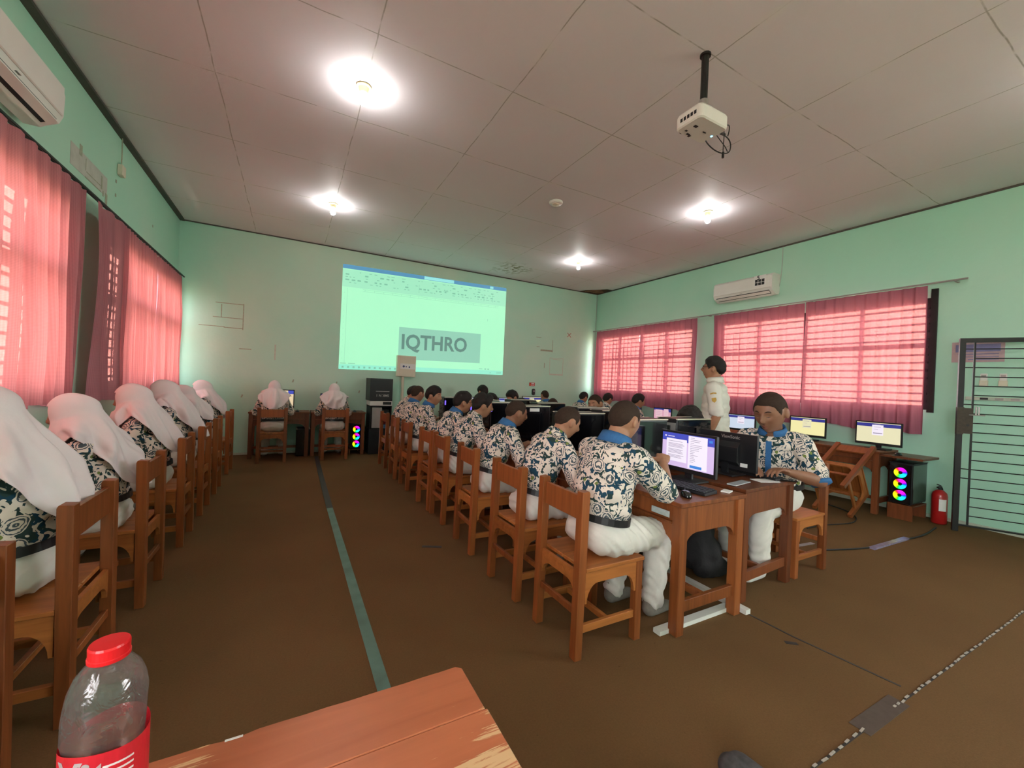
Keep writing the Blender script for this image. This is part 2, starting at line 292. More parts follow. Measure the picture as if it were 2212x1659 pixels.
# ---------------------------------------------------------------- mesh helpers
class MB:
    def __init__(s): s.v = []; s.f = []; s.mi = []
    def add(s, vs, fs, m=0):
        o = len(s.v); s.v += [tuple(x) for x in vs]; s.f += [tuple(i+o for i in f) for f in fs]; s.mi += [m]*len(fs); return s
    def box(s, c, d, rot=None, m=0):
        x, y, z = d[0]/2, d[1]/2, d[2]/2
        vs = [V((a*x, b*y, e*z)) for a in (-1, 1) for b in (-1, 1) for e in (-1, 1)]
        if rot is not None:
            R = Euler(rot).to_matrix() if not isinstance(rot, Matrix) else rot
            vs = [R @ q for q in vs]
        return s.add([q+V(c) for q in vs], [(0, 1, 3, 2), (4, 6, 7, 5), (0, 4, 5, 1), (2, 3, 7, 6), (0, 2, 6, 4), (1, 5, 7, 3)], m)
    def b2(s, a, b, m=0): return s.box([(a[i]+b[i])/2 for i in range(3)], [abs(b[i]-a[i]) for i in range(3)], None, m)
    def quad(s, a, b, c, d, m=0): return s.add([a, b, c, d], [(0, 1, 2, 3)], m)
    def tube(s, pts, r, n=8, m=0, cap=True):
        pts = [V(p) for p in pts]; rs = r if isinstance(r, (list, tuple)) else [r]*len(pts); vs = []; fs = []
        t0 = (pts[1]-pts[0]).normalized(); a = t0.orthogonal().normalized()
        for i, p in enumerate(pts):
            t = (pts[min(i+1, len(pts)-1)]-pts[max(i-1, 0)]).normalized()
            a = (a-t*a.dot(t)).normalized(); b = t.cross(a)
            vs += [p+(a*math.cos(2*PI*k/n)+b*math.sin(2*PI*k/n))*rs[i] for k in range(n)]
        for i in range(len(pts)-1):
            for k in range(n): fs.append((i*n+k, i*n+(k+1) % n, (i+1)*n+(k+1) % n, (i+1)*n+k))
        if cap: fs.append(tuple(range(n-1, -1, -1))); fs.append(tuple((len(pts)-1)*n+k for k in range(n)))
        return s.add(vs, fs, m)
    def lathe(s, prof, n=24, c=(0, 0, 0), m=0):
        vs = []; fs = []
        for r, z in prof: vs += [(c[0]+r*math.cos(2*PI*k/n), c[1]+r*math.sin(2*PI*k/n), c[2]+z) for k in range(n)]
        for i in range(len(prof)-1):
            for k in range(n): fs.append((i*n+k, i*n+(k+1) % n, (i+1)*n+(k+1) % n, (i+1)*n+k))
        return s.add(vs, fs, m)
    def prism(s, poly, h0, h1, axis=1, m=0):
        """polygon in the two other axes, extruded along axis"""
        def P(a, b, t): return {0: (t, a, b), 1: (a, t, b), 2: (a, b, t)}[axis]
        n = len(poly); vs = [P(a, b, h0) for a, b in poly]+[P(a, b, h1) for a, b in poly]
        fs = [tuple(range(n)), tuple(range(2*n-1, n-1, -1))]+[(i, n+i, n+(i+1) % n, (i+1) % n) for i in range(n)]
        return s.add(vs, fs, m)
    def build(s, name, mats, parent=None, bevel=0, smooth=False, loc=None, rot=None):
        me = bpy.data.meshes.new(name); me.from_pydata([tuple(x) for x in s.v], [], s.f)
        for m in (mats if isinstance(mats, (list, tuple)) else [mats]): me.materials.append(m)
        for p, i in zip(me.polygons, s.mi): p.material_index = i; p.use_smooth = smooth
        bm = bmesh.new(); bm.from_mesh(me); bmesh.ops.recalc_face_normals(bm, faces=bm.faces)
        if bevel: bmesh.ops.bevel(bm, geom=bm.edges[:], offset=bevel, segments=1, affect='EDGES')
        bm.to_mesh(me); bm.free(); me.update()
        o = bpy.data.objects.new(name, me); C.objects.link(o)
        if parent: o.parent = parent
        if loc: o.location = loc
        if rot: o.rotation_euler = rot
        return o
def tag(o, label=None, cat=None, group=None, kind=None):
    if label: o['label'] = label
    if cat: o['category'] = cat
    if group: o['group'] = group
    if kind: o['kind'] = kind
    return o
def empty(name, loc=(0, 0, 0), rz=0, label=None, cat=None, group=None):
    o = bpy.data.objects.new(name, None); C.objects.link(o); o.empty_display_size = 0.1
    o.location = loc; o.rotation_euler = (0, 0, rz); return tag(o, label, cat, group)
def struct(name, mb, m, **k): return tag(mb.build(name, m, **k), kind='structure')
def copy_tree(o, parent=None):
    c = o.copy(); C.objects.link(c); c.parent = parent
    for ch in [x for x in bpy.data.objects if x.parent == o]: copy_tree(ch, c)
    return c
def place(o, loc, rz=0, label=None, group=None, rot=None):
    o.location = loc; o.rotation_euler = rot if rot else (0, 0, rz)
    if label: o['label'] = label
    if group: o['group'] = group
    return o
def text_mesh(name, body, size, m, parent, mat4, bold=0.0, align='CENTER', sx=1.0):
    cu = bpy.data.curves.new(name, 'FONT'); cu.body = body; cu.size = size; cu.align_x = align; cu.align_y = 'CENTER'; cu.offset = bold; cu.extrude = 0.0004; cu.resolution_u = 3
    t = bpy.data.objects.new(name+'_c', cu); C.objects.link(t); bpy.context.view_layer.update()
    me = bpy.data.meshes.new_from_object(t.evaluated_get(bpy.context.evaluated_depsgraph_get())); bpy.data.objects.remove(t)
    me.transform(mat4 @ Matrix.Diagonal((sx, 1, 1, 1))); me.materials.clear(); me.materials.append(m)
    o = bpy.data.objects.new(name, me); C.objects.link(o); o.parent = parent; return o
def frame4(origin, xdir, ydir):
    x = V(xdir).normalized(); y = V(ydir).normalized(); z = x.cross(y)
    M = Matrix((x, y, z)).transposed().to_4x4(); M.translation = origin; return M
# ================================================================ THE ROOM
struct('floor', MB().b2((XL-0.2, YB-0.2, -0.12), (XR+0.2, D+0.2, 0)), MT['floor'])
struct('ceiling', MB().b2((XL-0.2, YB-0.2, H), (XR+0.2, D+0.2, H+0.12)), MT['ceil'])
T = 0.15
def side_wall(name, x0, x1, wins):
    b = MB(); ys = [YB]
    for n, s, y0, y1, z0, z1 in wins:
        b.b2((x0, ys[-1], 0), (x1, y0, H)); b.b2((x0, y0, 0), (x1, y1, z0)); b.b2((x0, y0, z1), (x1, y1, H)); ys.append(y1)
    b.b2((x0, ys[-1], 0), (x1, D, H)); return struct(name, b, MT['wall'])
side_wall('wall_left', XL-T, XL, sorted([q for q in WINS if q[1] < 0], key=lambda q: q[2])); side_wall('wall_right', XR, XR+T, sorted([q for q in WINS if q[1] > 0], key=lambda q: q[2]))
struct('wall_back', MB().b2((XL-T, D, 0), (XR+T, D+T, H)), MT['wallb'])
struct('wall_front', MB().b2((XL-T, YB-T, 0), (XR+T, YB, H)), MT['wall'])
struct('baseboard_back', MB().b2((XL, D-0.012, 0), (XR, D, 0.035)), MT['palemark'])
struct('baseboard_right', MB().b2((XR-0.012, YB, 0), (XR, D-0.012, 0.04)), MT['palemark'])
struct('baseboard_left', MB().b2((XL, YB, 0), (XL+0.012, D-0.012, 0.035)), MT['palemark'])
trimw = mat('dark_ceiling_batten', (0.085, 0.075, 0.06), 0.7, var=0.3, scale=12)
struct('trim_1', MB().b2((XL, YB, H-0.022), (XL+0.062, D, H-0.001)), trimw)
struct('trim_2', MB().b2((XL+0.062, D-0.02, H-0.016), (XR, D, H-0.001)), trimw)
struct('trim_3', MB().b2((XR-0.022, YB, H-0.020), (XR, D-0.02, H-0.001)), trimw)
# broken ceiling board in the far corner: a jagged dark hole with laths showing
hb = MB(); hb.prism([(6.16, 8.06), (6.20, 7.90), (6.38, 7.72), (6.55, 7.52), (6.69, 7.50), (6.70, 8.06)], H-0.006, H-0.0015, axis=2)
hole = struct('ceiling_hole', hb, mat('broken_board_brown', (0.09, 0.045, 0.02), 0.9, var=0.6, scale=25))
lb = MB()
for k in range(5): lb.box((6.35+0.07*k, 7.80+0.02*k, H-0.012), (0.012, 0.42-0.05*k, 0.008), (0, 0.0, 0.5+0.35*math.sin(k*2.1)))
lb.build('lath', MT['wood_p'], hole)
# ---------------------------------------------------------------- windows, grilles, panes
for n, s, y0, y1, z0, z1 in WINS:
    if n == 'doorway': continue
    xo = XR if s > 0 else XL
    X = lambda d: xo+s*d           # d metres out from the room face
    root = empty(n); tag(root, kind='structure')
    f = MB(); fr = 0.05
    f.b2((X(0.01), y0, z0), (X(0.09), y0+fr, z1)); f.b2((X(0.01), y1-fr, z0), (X(0.09), y1, z1))
    f.b2((X(0.01), y0+fr, z0), (X(0.09), y1-fr, z0+fr)); f.b2((X(0.01), y0+fr, z1-fr), (X(0.09), y1-fr, z1))
    nm = 4; zt = 2.06
    for k in range(1, nm):
        y = y0+(y1-y0)*k/nm; f.b2((X(0.015), y-0.013, z0+fr), (X(0.085), y+0.013, z1-fr))
    tw = 0.045 if s < 0 else 0.02
    f.b2((X(0.018), y0+fr, zt-tw), (X(0.08), y1-fr, zt+tw)); f.build('window_frame', MT['metal_b'], root)
    g = MB(); z = z0+0.10
    while z < z1-0.06:
        g.b2((X(-0.008), y0+0.01, z-0.011), (X(0.006), y1-0.01, z+0.011)); z += 0.094
    y = y0+0.16
    while y < y1-0.1 and s < 0:
        g.b2((X(-0.006), y-0.006, z0), (X(0.004), y+0.006, z1)); y += 0.17
    g.build('window_grille', MT['metal_b'], root)
    p = MB()
    for k in range(nm):
        a = y0+(y1-y0)*k/nm+0.024; b_ = y0+(y1-y0)*(k+1)/nm-0.024
        p.b2((X(0.048), a, z0+fr), (X(0.052), b_, zt-tw)); p.b2((X(0.048), a, zt+tw), (X(0.052), b_, z1-fr))
    p.build('window_pane', MT['pane'], root)
# black frame strips of the right-hand windows that stand proud beside the curtains
struct('trim_4', MB().b2((XR-0.02, 1.86, 1.24), (XR, 1.92, 2.72)).b2((XR-0.02, 4.68, 1.24), (XR, 4.73, 2.70)).b2((XR-0.02, 7.93, 1.24), (XR, 7.98, 2.66)), MT['metal_b'])
struct('door_1', MB().b2((XR-0.05, -0.14, 0), (XR-0.001, 0.74, 2.10)), MT['wood_d'], bevel=0.004)
# the yard beyond the windows
og = mat('sunlit_yard', (0.62, 0.50, 0.38), 0.9, var=0.2, scale=1.0)
struct('ground_outside', MB().b2((-40, -30, -0.35), (XL-0.3, 40, -0.25)).b2((XR+0.3, -30, -0.35), (46, 40, -0.25)), og)
# ---------------------------------------------------------------- curtains and rods
def curtain(label, y0, y1, z0, z1, x, npl, m, seed, amp=0.036, lean=0.0, wav=0.02, group=None, sway=0.0, gather=None):
    ny, nz = int(npl*14), 30; vs = []; fs = []
    for j in range(nz+1):
        t = j/nz
        for i in range(ny+1):
            u = i/ny
            ph = u*npl*2*PI+0.9*noise.noise(V((u*npl*0.8, t*1.4, seed)))*(0.4+t)
            a = amp*(0.45+0.75*min(1, t*3.0))*(0.7+0.6*noise.noise(V((u*npl*0.5, 3.3, seed))))
            yy = y0+(y1-y0)*u
            if gather: yy += gather[0]*math.exp(-((u-gather[1])/gather[2])**2)*t
            yy += 0.012*math.sin(ph*0.5+seed)*t + lean*t*(u-0.0)
            sh = abs(math.sin(ph*0.5)) if t < 0.04 else 0
            xx = x + a*(math.sin(ph)+0.35*math.sin(2*ph+1.1)*(1-t)) + wav*noise.noise(V((u*3, t*2, seed+9)))+sway*t*math.sin(u*PI)
            zz = z1-(z1-z0)*t+0.018*math.sin(u*npl*1.3+seed)*t-0.012*sh*0
            vs.append((xx, yy, zz))
    for j in range(nz):
        for i in range(ny): fs.append((j*(ny+1)+i, j*(ny+1)+i+1, (j+1)*(ny+1)+i+1, (j+1)*(ny+1)+i))
    b = MB().add(vs, fs); o = b.build('curtain', m, smooth=True); tag(o, label, 'curtain', group); return o
xr = XR-0.105
g1 = 'pink curtains of the wall with the gate'
curtain('pink curtain over the window in the far room corner, the panel next to the corner', 6.47, 7.90, 1.06, 2.74, xr, 12, MT['curt'], 1.0, group=g1)
curtain('pink curtain panel just behind the air conditioner side of the far corner window', 5.06, 6.475, 1.00, 2.745, xr, 11, MT['curt'], 2.0, group=g1)
curtain('pink curtain panel directly behind the standing teacher in white', 3.25, 4.72, 0.98, 2.745, xr, 12, MT['curt'], 3.0, lean=-0.05, group=g1)
curtain('pink curtain panel closest to the iron gate, its bottom corner hanging askew', 1.93, 3.235, 0.99, 2.75, xr, 11, MT['curt'], 4.0, lean=0.0, group=g1)
xl = XL+0.095
g2 = 'salmon curtains of the wall behind the veiled girls'
curtain('salmon curtain panel of the big window, beyond the picture edge beside the camera', 1.15, 2.95, 1.08, 2.80, xl, 13, MT['curtl'], 5.0, group=g2)
curtain('wide backlit salmon curtain below the wall air conditioner', 2.98, 4.58, 1.08, 2.80, xl, 10, MT['curtl'], 6.0, amp=0.045, lean=-0.06, group=g2)
curtain('narrow unlit mauve curtain hanging over the wall pier between two windows', 4.74, 5.50, 1.06, 2.78, xl+0.02, 3, MT['curtl'], 7.0, amp=0.05, group=g2)
curtain('backlit salmon curtain with visible window bars, middle of the far window', 5.33, 6.57, 1.08, 2.79, xl, 12, MT['curtl'], 8.0, lean=-0.05, group=g2)
curtain('bright pink curtain touching the mint end wall', 6.60, 7.86, 1.10, 2.79, xl, 11, MT['curtl'], 9.0, group=g2)
rb = MB().tube([(xr, 1.60, 2.772), (xr, 4.0, 2.765), (xr, 8.05, 2.762)], 0.011)
for y in (1.7, 3.2, 4.85, 6.4, 7.9): rb.b2((xr, y-0.01, 2.755), (XR, y+0.01, 2.775))
tag(rb.build('curtain_rod', MT['grey_m']), 'thin metal rod carrying the pink curtains on the gate side wall', 'curtain rod')
rb = MB().tube([(xl, 0.9, 2.822), (xl, 8.0, 2.815)], 0.010).tube([(xl-0.035, 0.9, 2.835), (xl-0.035, 8.0, 2.828)], 0.008)
for y in (1.2, 3.0, 4.66, 6.3, 7.8): rb.b2((XL, y-0.01, 2.81), (xl, y+0.01, 2.825))
tag(rb.build('curtain_rod', MT['metal_b']), 'dark double rod above the salmon curtains beside the veiled girls', 'curtain rod')
# ---------------------------------------------------------------- lamps
def bulb_lamp(x, y, label):
    r = empty('ceiling_bulb', (x, y, H), 0, label, 'light bulb', 'bare ceiling bulbs')
    MB().lathe([(0.0, 0.0), (0.060, -0.001), (0.060, -0.010), (0.050, -0.014), (0.040, -0.018), (0.034, -0.05), (0.026, -0.07), (0.0, -0.07)], 24).build('lamp_holder', MT['brass'], r, smooth=True)
    pr = [(0.0001, -0.068), (0.014, -0.07), (0.016, -0.085)]+[(0.034*math.sin(a), -0.118-0.034*math.cos(PI-a)*-1*-1) for a in [0.5+k*(PI-0.5)/8 for k in range(9)]]
    pr = [(0.0001, -0.069), (0.014, -0.07), (0.017, -0.086)]+[(max(0.0001, 0.033*math.sin(a)), -0.120+0.033*math.cos(a)) for a in [0.6+k*(PI-0.6)/8 for k in range(9)]]
    MB().lathe(pr, 14).build('bulb', MT['bulb'], r, smooth=True)
bulb_lamp(0.425, 3.50, 'lit bare bulb near the camera, largest of the ceiling bulbs')
bulb_lamp(0.41, 6.08, 'small lit bulb on the ceiling between the big bulb and the projected picture')
bulb_lamp(4.68, 3.49, 'lit bulb on the ceiling below the projector, towards the wall air conditioner')
bulb_lamp(4.66, 6.18, 'farthest lit bulb, near the damaged ceiling corner')
for x, y in ((0.42, 0.3), (4.68, 0.3)): bulb_lamp(x, y, 'lit bare ceiling bulb above and behind the camera')
r = empty('smoke_detector', (2.883, 4.352, H), 0, 'round white disc fixed to the middle of the ceiling', 'smoke detector')
MB().lathe([(0.0, 0), (0.085, -0.001), (0.088, -0.012), (0.078, -0.028), (0.05, -0.034)], 28).build('housing', MT['white'], r, smooth=True)
MB().lathe([(0.05, -0.033), (0.045, -0.046), (0.0001, -0.048)], 20).build('cover', MT['cream'], r, smooth=True)
# ---------------------------------------------------------------- projector on its pole
r = empty('projector', (2.52, 1.96, 3.25), 0, 'white ceiling projector hanging from a black pole', 'projector')
b = MB(); prof = []
def rrect(w_, h_, rad, n=5):
    pts = []
    for cx, cy, a0 in ((w_/2-rad, h_/2-rad, 0), (-w_/2+rad, h_/2-rad, PI/2), (-w_/2+rad, -h_/2+rad, PI), (w_/2-rad, -h_/2+rad, 1.5*PI)):
        pts += [(cx+rad*math.cos(a0+k*PI/2/n), cy+rad*math.sin(a0+k*PI/2/n)) for k in range(n+1)]
    return pts
def rbox_rings(b, rings):
    n = len(rings[0][0]); vs = []; fs = []
    for pts, z in rings: vs += [(x, y, z) for x, y in pts]
    for i in range(len(rings)-1):
        for k in range(n): fs.append((i*n+k, i*n+(k+1) % n, (i+1)*n+(k+1) % n, (i+1)*n+k))
    fs.append(tuple(range(n))); fs.append(tuple((len(rings)-1)*n+k for k in range(n))); b.add(vs, fs)
rbox_rings(b, [(rrect(0.28, 0.20, 0.03), 0.0), (rrect(0.298, 0.218, 0.036), 0.008), (rrect(0.30, 0.222, 0.038), 0.03), (rrect(0.30, 0.222, 0.038), 0.085), (rrect(0.285, 0.205, 0.034), 0.10)])
b.build('housing', MT['white'], r, smooth=False)
dk = MB()
for (x, y, sx, sy) in ((-0.09, -0.02, 0.03, 0.02), (-0.06, 0.07, 0.03, 0.016), (-0.03, 0.078, 0.018, 0.02), (-0.10, 0.05, 0.02, 0.014), (0.02, 0.0, 0.03, 0.006)): dk.b2((x, y, -0.0025), (x+sx, y+sy, 0.001))
for k in range(5): dk.b2((-0.152, -0.07+0.028*k, 0.035), (-0.1495, -0.052+0.028*k, 0.06))
dk.build('vent', MT['black'], r)
MB().b2((0.112, -0.001, -0.003), (0.124, 0.011, 0.001)).build('indicator_light', MT['c_glow'], r)
MB().lathe([(0.032, 0), (0.032, 0.02), (0.026, 0.022), (0.024, 0.012), (0.0001, 0.012)], 20).build('lens', MT['black_g'], r, loc=(-0.07, 0.105, 0.05), rot=(-PI/2, 0, 0))
MB().tube([(-0.074, -0.064, 0.095), (-0.074, -0.064, 0.47)], 0.024, 14).tube([(-0.074, -0.064, 0.455), (-0.074, -0.064, 0.47)], 0.036, 14).build('pole', MT['metal_b'], r)
MB().b2((-0.12, -0.10, 0.100), (-0.03, -0.03, 0.108)).tube([(-0.074, -0.064, 0.10), (-0.074, -0.064, 0.15)], 0.030, 12).build('bracket', MT['grey_m'], r)
cb = MB(); cb.b2((0.149, -0.075, 0.03), (0.172, -0.05, 0.07)).b2((0.149, -0.03, 0.025), (0.165, 0.02, 0.055))
cb.build('socket_panel', MT['black'], r)
def bez(p0, p1, p2, p3, n=14):
    return [V(p0)*(1-t)**3+V(p1)*3*t*(1-t)**2+V(p2)*3*t*t*(1-t)+V(p3)*t**3 for t in [k/n for k in range(n+1)]]
c2 = MB(); c2.tube(bez((0.17, -0.06, 0.05), (0.22, -0.06, 0.10), (0.30, -0.02, 0.13), (0.27, -0.02, 0.04)), 0.004, 6)
c2.tube(bez((0.165, 0.0, 0.04), (0.27, 0.0, 0.06), (0.36, 0.0, 0.05), (0.33, 0.0, -0.04))+bez((0.33, 0, -0.04), (0.30, 0, -0.10), (0.16, 0.02, -0.10), (0.10, 0.04, -0.02))[1:], 0.0045, 6)
c2.tube(bez((0.165, 0.01, 0.04), (0.24, 0.0, -0.02), (0.27, 0.0, -0.02), (0.30, 0.0, -0.06)), 0.0035, 6)
c2.tube(bez((0.17, -0.055, 0.05), (0.19, -0.05, -0.02), (0.175, -0.05, -0.06), (0.18, -0.05, -0.13)), 0.0035, 6)
c2.tube([(0.18, -0.05, -0.125), (0.18, -0.05, -0.165)], 0.009, 8)
c2.tube([(0.22, 0.0, 0.052), (0.26, 0.0, 0.055)], 0.010, 8)
c2.build('cable', MT['cable'], r)
# ---------------------------------------------------------------- air conditioners
def air_con(loc, rz, label, stickers):
    r = empty('air_conditioner', loc, rz, label, 'air conditioner', 'wall air conditioners')
    Lh = 0.50
    pr = [(0, 0.03), (0.03, 0.0), (0.11, 0.0), (0.135, 0.018), (0.195, 0.05), (0.215, 0.10), (0.22, 0.24), (0.205, 0.30), (0.17, 0.325), (0, 0.325)]
    MB().prism(pr, -Lh, Lh, axis=1).build('housing', MT['white'], r, bevel=0.003)
    MB().b2((0.205, -Lh+0.02, 0.095), (0.2235, Lh-0.02, 0.290)).build('front_panel', MT['white'], r, bevel=0.006)
    MB().prism([(0.128, 0.012), (0.198, 0.047), (0.200, 0.060), (0.125, 0.022)], -Lh+0.05, Lh-0.05, axis=1).build('air_outlet', MT['black'], r)
    MB().prism([(0.158, 0.014), (0.206, 0.040), (0.208, 0.046), (0.158, 0.020)], -Lh+0.05, Lh-0.05, axis=1).build('flap', MT['white'], r)
    MB().b2((0.20, -0.02, 0.07), (0.214, 0.02, 0.074)).build('indicator_light', MT['grey_m'], r)
    if stickers:
        st = MB(); X = 0.2242
        for i in range(3):
            for j in range(2): st.b2((X, 0.26+0.052*i-0.022, 0.155+0.05*j), (X+0.0006, 0.26+0.052*i+0.022, 0.155+0.05*j+0.043))
        st.build('sticker', MT['black'], r)
        text_mesh('sticker_numeral', '5', 0.085, MT['black'], r, frame4((X+0.0005, 0.29, 0.272), (0, 1, 0), (0, 0, 1)), 0.003)
        w2 = MB().b2((X, 0.22, 0.14), (X+0.0003, 0.41, 0.31)); w2.build('sticker_backing', MT['paper'], r)
        dm = MB()
        for y, z in ((-0.38, 0.15), (0.45, 0.19)): dm.prism([(y-0.022, z), (y, z-0.022), (y+0.022, z), (y, z+0.022)], X, X+0.0005, axis=0)
        dm.build('corner_sticker', MT['paper'], r)
    return r
air_con((XR, 4.17, 2.955), PI, 'white wall air conditioner above the pink curtains with a numeral 5 sticker', True)
air_con((XL, 3.36, 2.93), 0, 'large white wall air conditioner above the salmon curtain, cut by the picture corner', False)
tag(MB().tube(bez((XR-0.012, 3.64, 3.70), (XR-0.012, 3.64, 3.5), (XR-0.012, 3.64, 3.2), (XR-0.012, 3.68, 3.06)), 0.006, 6).build('wall_wire', MT['wire_w']), 'pale cord running down the wall from the ceiling to the stickered air conditioner', 'cord')
tag(MB().tube([(XR-0.015, D-0.015, H-0.03), (XR-0.022, D-0.02, 1.0)], 0.008, 6).build('cable', MT['wire_w']), 'grey green cable running down the far corner of the room', 'cable')
# ---------------------------------------------------------------- iron gate, wall things by the gate
gx0, gy0, gx1, gy1 = 6.27, 1.56, 6.69, 0.79
ga = math.atan2(gy1-gy0, gx1-gx0); gl = math.hypot(gx1-gx0, gy1-gy0)
r = empty('iron_gate', (gx0, gy0, 0.0), ga, 'black iron bar gate swung open against the mint wall', 'gate')
MB().b2((0, -0.02, 0.01), (0.045, 0.02, 2.06)).b2((gl-0.045, -0.02, 0.01), (gl, 0.02, 2.06)).b2((0.045, -0.02, 2.015), (gl-0.045, 0.02, 2.06)).b2((0.045, -0.015, 0.07), (gl-0.045, 0.015, 0.085)).build('gate_frame', MT['metal_b'], r)
MB().b2((0.108, -0.008, 0.085), (0.122, 0.008, 2.015)).build('upright_bar', MT['metal_b'], r)
k = 0; z = 0.085+0.098
while z < 1.99:
    bb = MB(); x0 = 0.045 if k in (5, 10, 12, 18) or k % 6 == 4 else 0.122
    bb.tube([(x0, 0, z), (gl-0.045, 0, z)], 0.0055, 6).build('crossbar', MT['metal_b'], r); z += 0.098; k += 1
MB().b2((0.045, -0.02, 1.05), (0.118, 0.02, 1.32)).b2((0.0, -0.024, 1.04), (0.05, 0.024, 1.33)).build('lock_box', mat('rusty_iron', (0.07, 0.055, 0.04), 0.7, 0.2, var=0.5, scale=40), r)
MB().tube([(0.085, -0.03, 1.25), (0.20, -0.03, 1.25)], 0.007, 6).tube([(0.135, -0.03, 1.25), (0.135, -0.03, 1.34)], 0.007, 6).tube([(0.155, -0.03, 1.25), (0.155, -0.03, 1.34)], 0.007, 6).build('bolt', MT['grey_m'], r)
MB().tube([(0.08, -0.022, 1.14), (0.08, -0.026, 1.14)], 0.012, 10).build('keyhole', MT['black'], r)
X = XR-0.0015
po = empty('wall_notice', (XR, 1.53, 1.95), 0, 'faded blue and pink notice stuck on the wall behind the gate', 'notice')
pk = mat('faded_pink_print', (0.50, 0.36, 0.38), 0.6, var=0.2, scale=14); pb = mat('faded_blue_print', (0.20, 0.20, 0.38), 0.6, var=0.25, scale=14)
MB().b2((-0.004, -0.20, -0.115), (-0.001, 0.20, 0.115)).build('sheet', pk, po)
MB().b2((-0.0055, -0.17, 0.0), (-0.0042, 0.17, 0.085)).build('printed_band', pb, po)
pl = MB()
for kk in range(3): pl.b2((-0.0052, -0.16, -0.03-0.03*kk), (-0.0042, 0.15-0.04*kk, -0.022-0.03*kk))
pl.build('printed_line', pb, po)
for y, lb_ in ((1.47, 'white remote control behind the gate bars, nearer the gate lock'), (1.33, 'white remote control behind the gate bars, farther from the lock')):
    r = empty('remote_control', (XR, y, 1.62), 0, lb_, 'remote control', 'remote controls on the wall')
    MB().b2((-0.024, -0.026, -0.02), (-0.004, 0.026, 0.085)).build('body', MT['white'], r, bevel=0.003)
    MB().b2((-0.030, -0.032, -0.05), (-0.001, 0.032, 0.01)).build('holder', MT['cream'], r, bevel=0.002)
    MB().b2((-0.0255, -0.018, 0.045), (-0.0242, 0.018, 0.072)).build('display', MT['grey_m'], r)
r = empty('power_strip', (XR, 1.30, 1.43), 0, 'grey row of sockets on the wall behind the gate bars', 'power strip')
MB().b2((-0.03, -0.27, -0.02), (-0.001, 0.30, 0.018)).build('body', MT['palemark'], r, bevel=0.003)
for kk in range(4): MB().b2((-0.033, -0.20+0.11*kk, -0.012), (-0.0302, -0.14+0.11*kk, 0.010)).build('socket', MT['grey_m'] if kk != 3 else MT['dark_tape'], r)
# ---------------------------------------------------------------- marks of things once glued to the walls
def strips(name, label, cat, segs, wdt, m, plane, pos):
    b = MB()
    for (a0, z0_, a1, z1_) in segs:
        if plane == 'y': b.b2((min(a0, a1)-wdt, pos-0.0025, min(z0_, z1_)-wdt), (max(a0, a1)+wdt, pos-0.0006, max(z0_, z1_)+wdt))
        else: b.b2((pos+0.0006, min(a0, a1)-wdt, min(z0_, z1_)-wdt), (pos+0.0025, max(a0, a1)+wdt, max(z0_, z1_)+wdt))
    return tag(b.build(name, m), label, cat)
strips('glue_mark', 'brown outline of an old poster near the salmon curtain on the end wall', 'glue mark', [(-1.12, 2.49, -0.75, 2.49), (-1.15, 2.255, -0.75, 2.255), (-1.33, 2.105, -1.0, 2.105), (-1.0, 2.095, -0.75, 2.095), (-0.745, 2.08, -0.745, 2.50), (-1.045, 2.26, -1.045, 2.46)], 0.006, MT['mark'], 'y', D)
strips('glue_mark', 'vertical pale tape remnant low on the end wall between poster outline and projection', 'glue mark', [(-0.27, 1.62, -0.27, 1.86)], 0.012, MT['palemark'], 'y', D)
strips('glue_mark', 'short dark horizontal scuff on the end wall under the poster outline', 'glue mark', [(-0.78, 1.76, -0.62, 1.765)], 0.005, MT['mark'], 'y', D)
strips('glue_mark', 'thin brown angle mark on the end wall, just past the projected picture', 'glue mark', [(4.97, 2.48, 5.10, 2.48), (4.99, 2.26, 5.06, 2.26), (5.43, 2.16, 5.43, 2.44), (5.10, 2.20, 5.43, 2.17)], 0.005, MT['mark'], 'y', D)
strips('glue_mark', 'faint square outline low on the end wall above the far boys', 'glue mark', [(5.37, 2.02, 5.75, 2.02), (5.37, 1.64, 5.37, 2.02), (5.37, 1.64, 5.75, 1.62), (5.75, 1.62, 5.75, 2.02), (5.45, 1.99, 5.68, 1.99)], 0.006, MT['palemark'], 'y', D)
strips('glue_mark', 'small dark vertical chip beside the faint square outline', 'glue mark', [(5.22, 1.78, 5.22, 1.88)], 0.008, MT['mark'], 'y', D)
b = MB(); b.box((5.90, D-0.0015, 2.61), (0.15, 0.0015, 0.012), (0, 0.75, 0)); b.box((5.90, D-0.0017, 2.61), (0.15, 0.0015, 0.012), (0, -0.75, 0))
tag(b.build('cross_mark', MT['red']), 'small red cross drawn high on the end wall near the far corner', 'cross')
b = MB(); b.b2((XL+0.0006, 4.57, 2.99), (XL+0.0022, 5.30, 3.17)); q = b.build('peeled_poster', mat('torn_paper_grey', (0.52, 0.55, 0.49), 0.8, var=0.25, scale=12)); tag(q, 'torn grey poster remains on the wall over the gap between the salmon curtains', 'poster')
b = MB()
for (a, z, sa, sz) in ((4.72, 3.13, 0.05, 0.09), (4.86, 3.04, 0.30, 0.008), (4.84, 2.99, 0.32, 0.008), (4.84, 3.05, 0.008, 0.10), (5.16, 3.02, 0.03, 0.12), (5.26, 2.90, 0.05, 0.12), (5.20, 2.97, 0.025, 0.05), (5.32, 2.88, 0.12, 0.010)): b.b2((XL+0.0024, a, z), (XL+0.0036, a+sa, z+sz))
b.build('torn_edge', MT['mark'], q)
r = empty('junction_box', (XL, 5.57, 3.37), 0, 'small open cream junction box hanging from a wire under the ceiling batten', 'junction box')
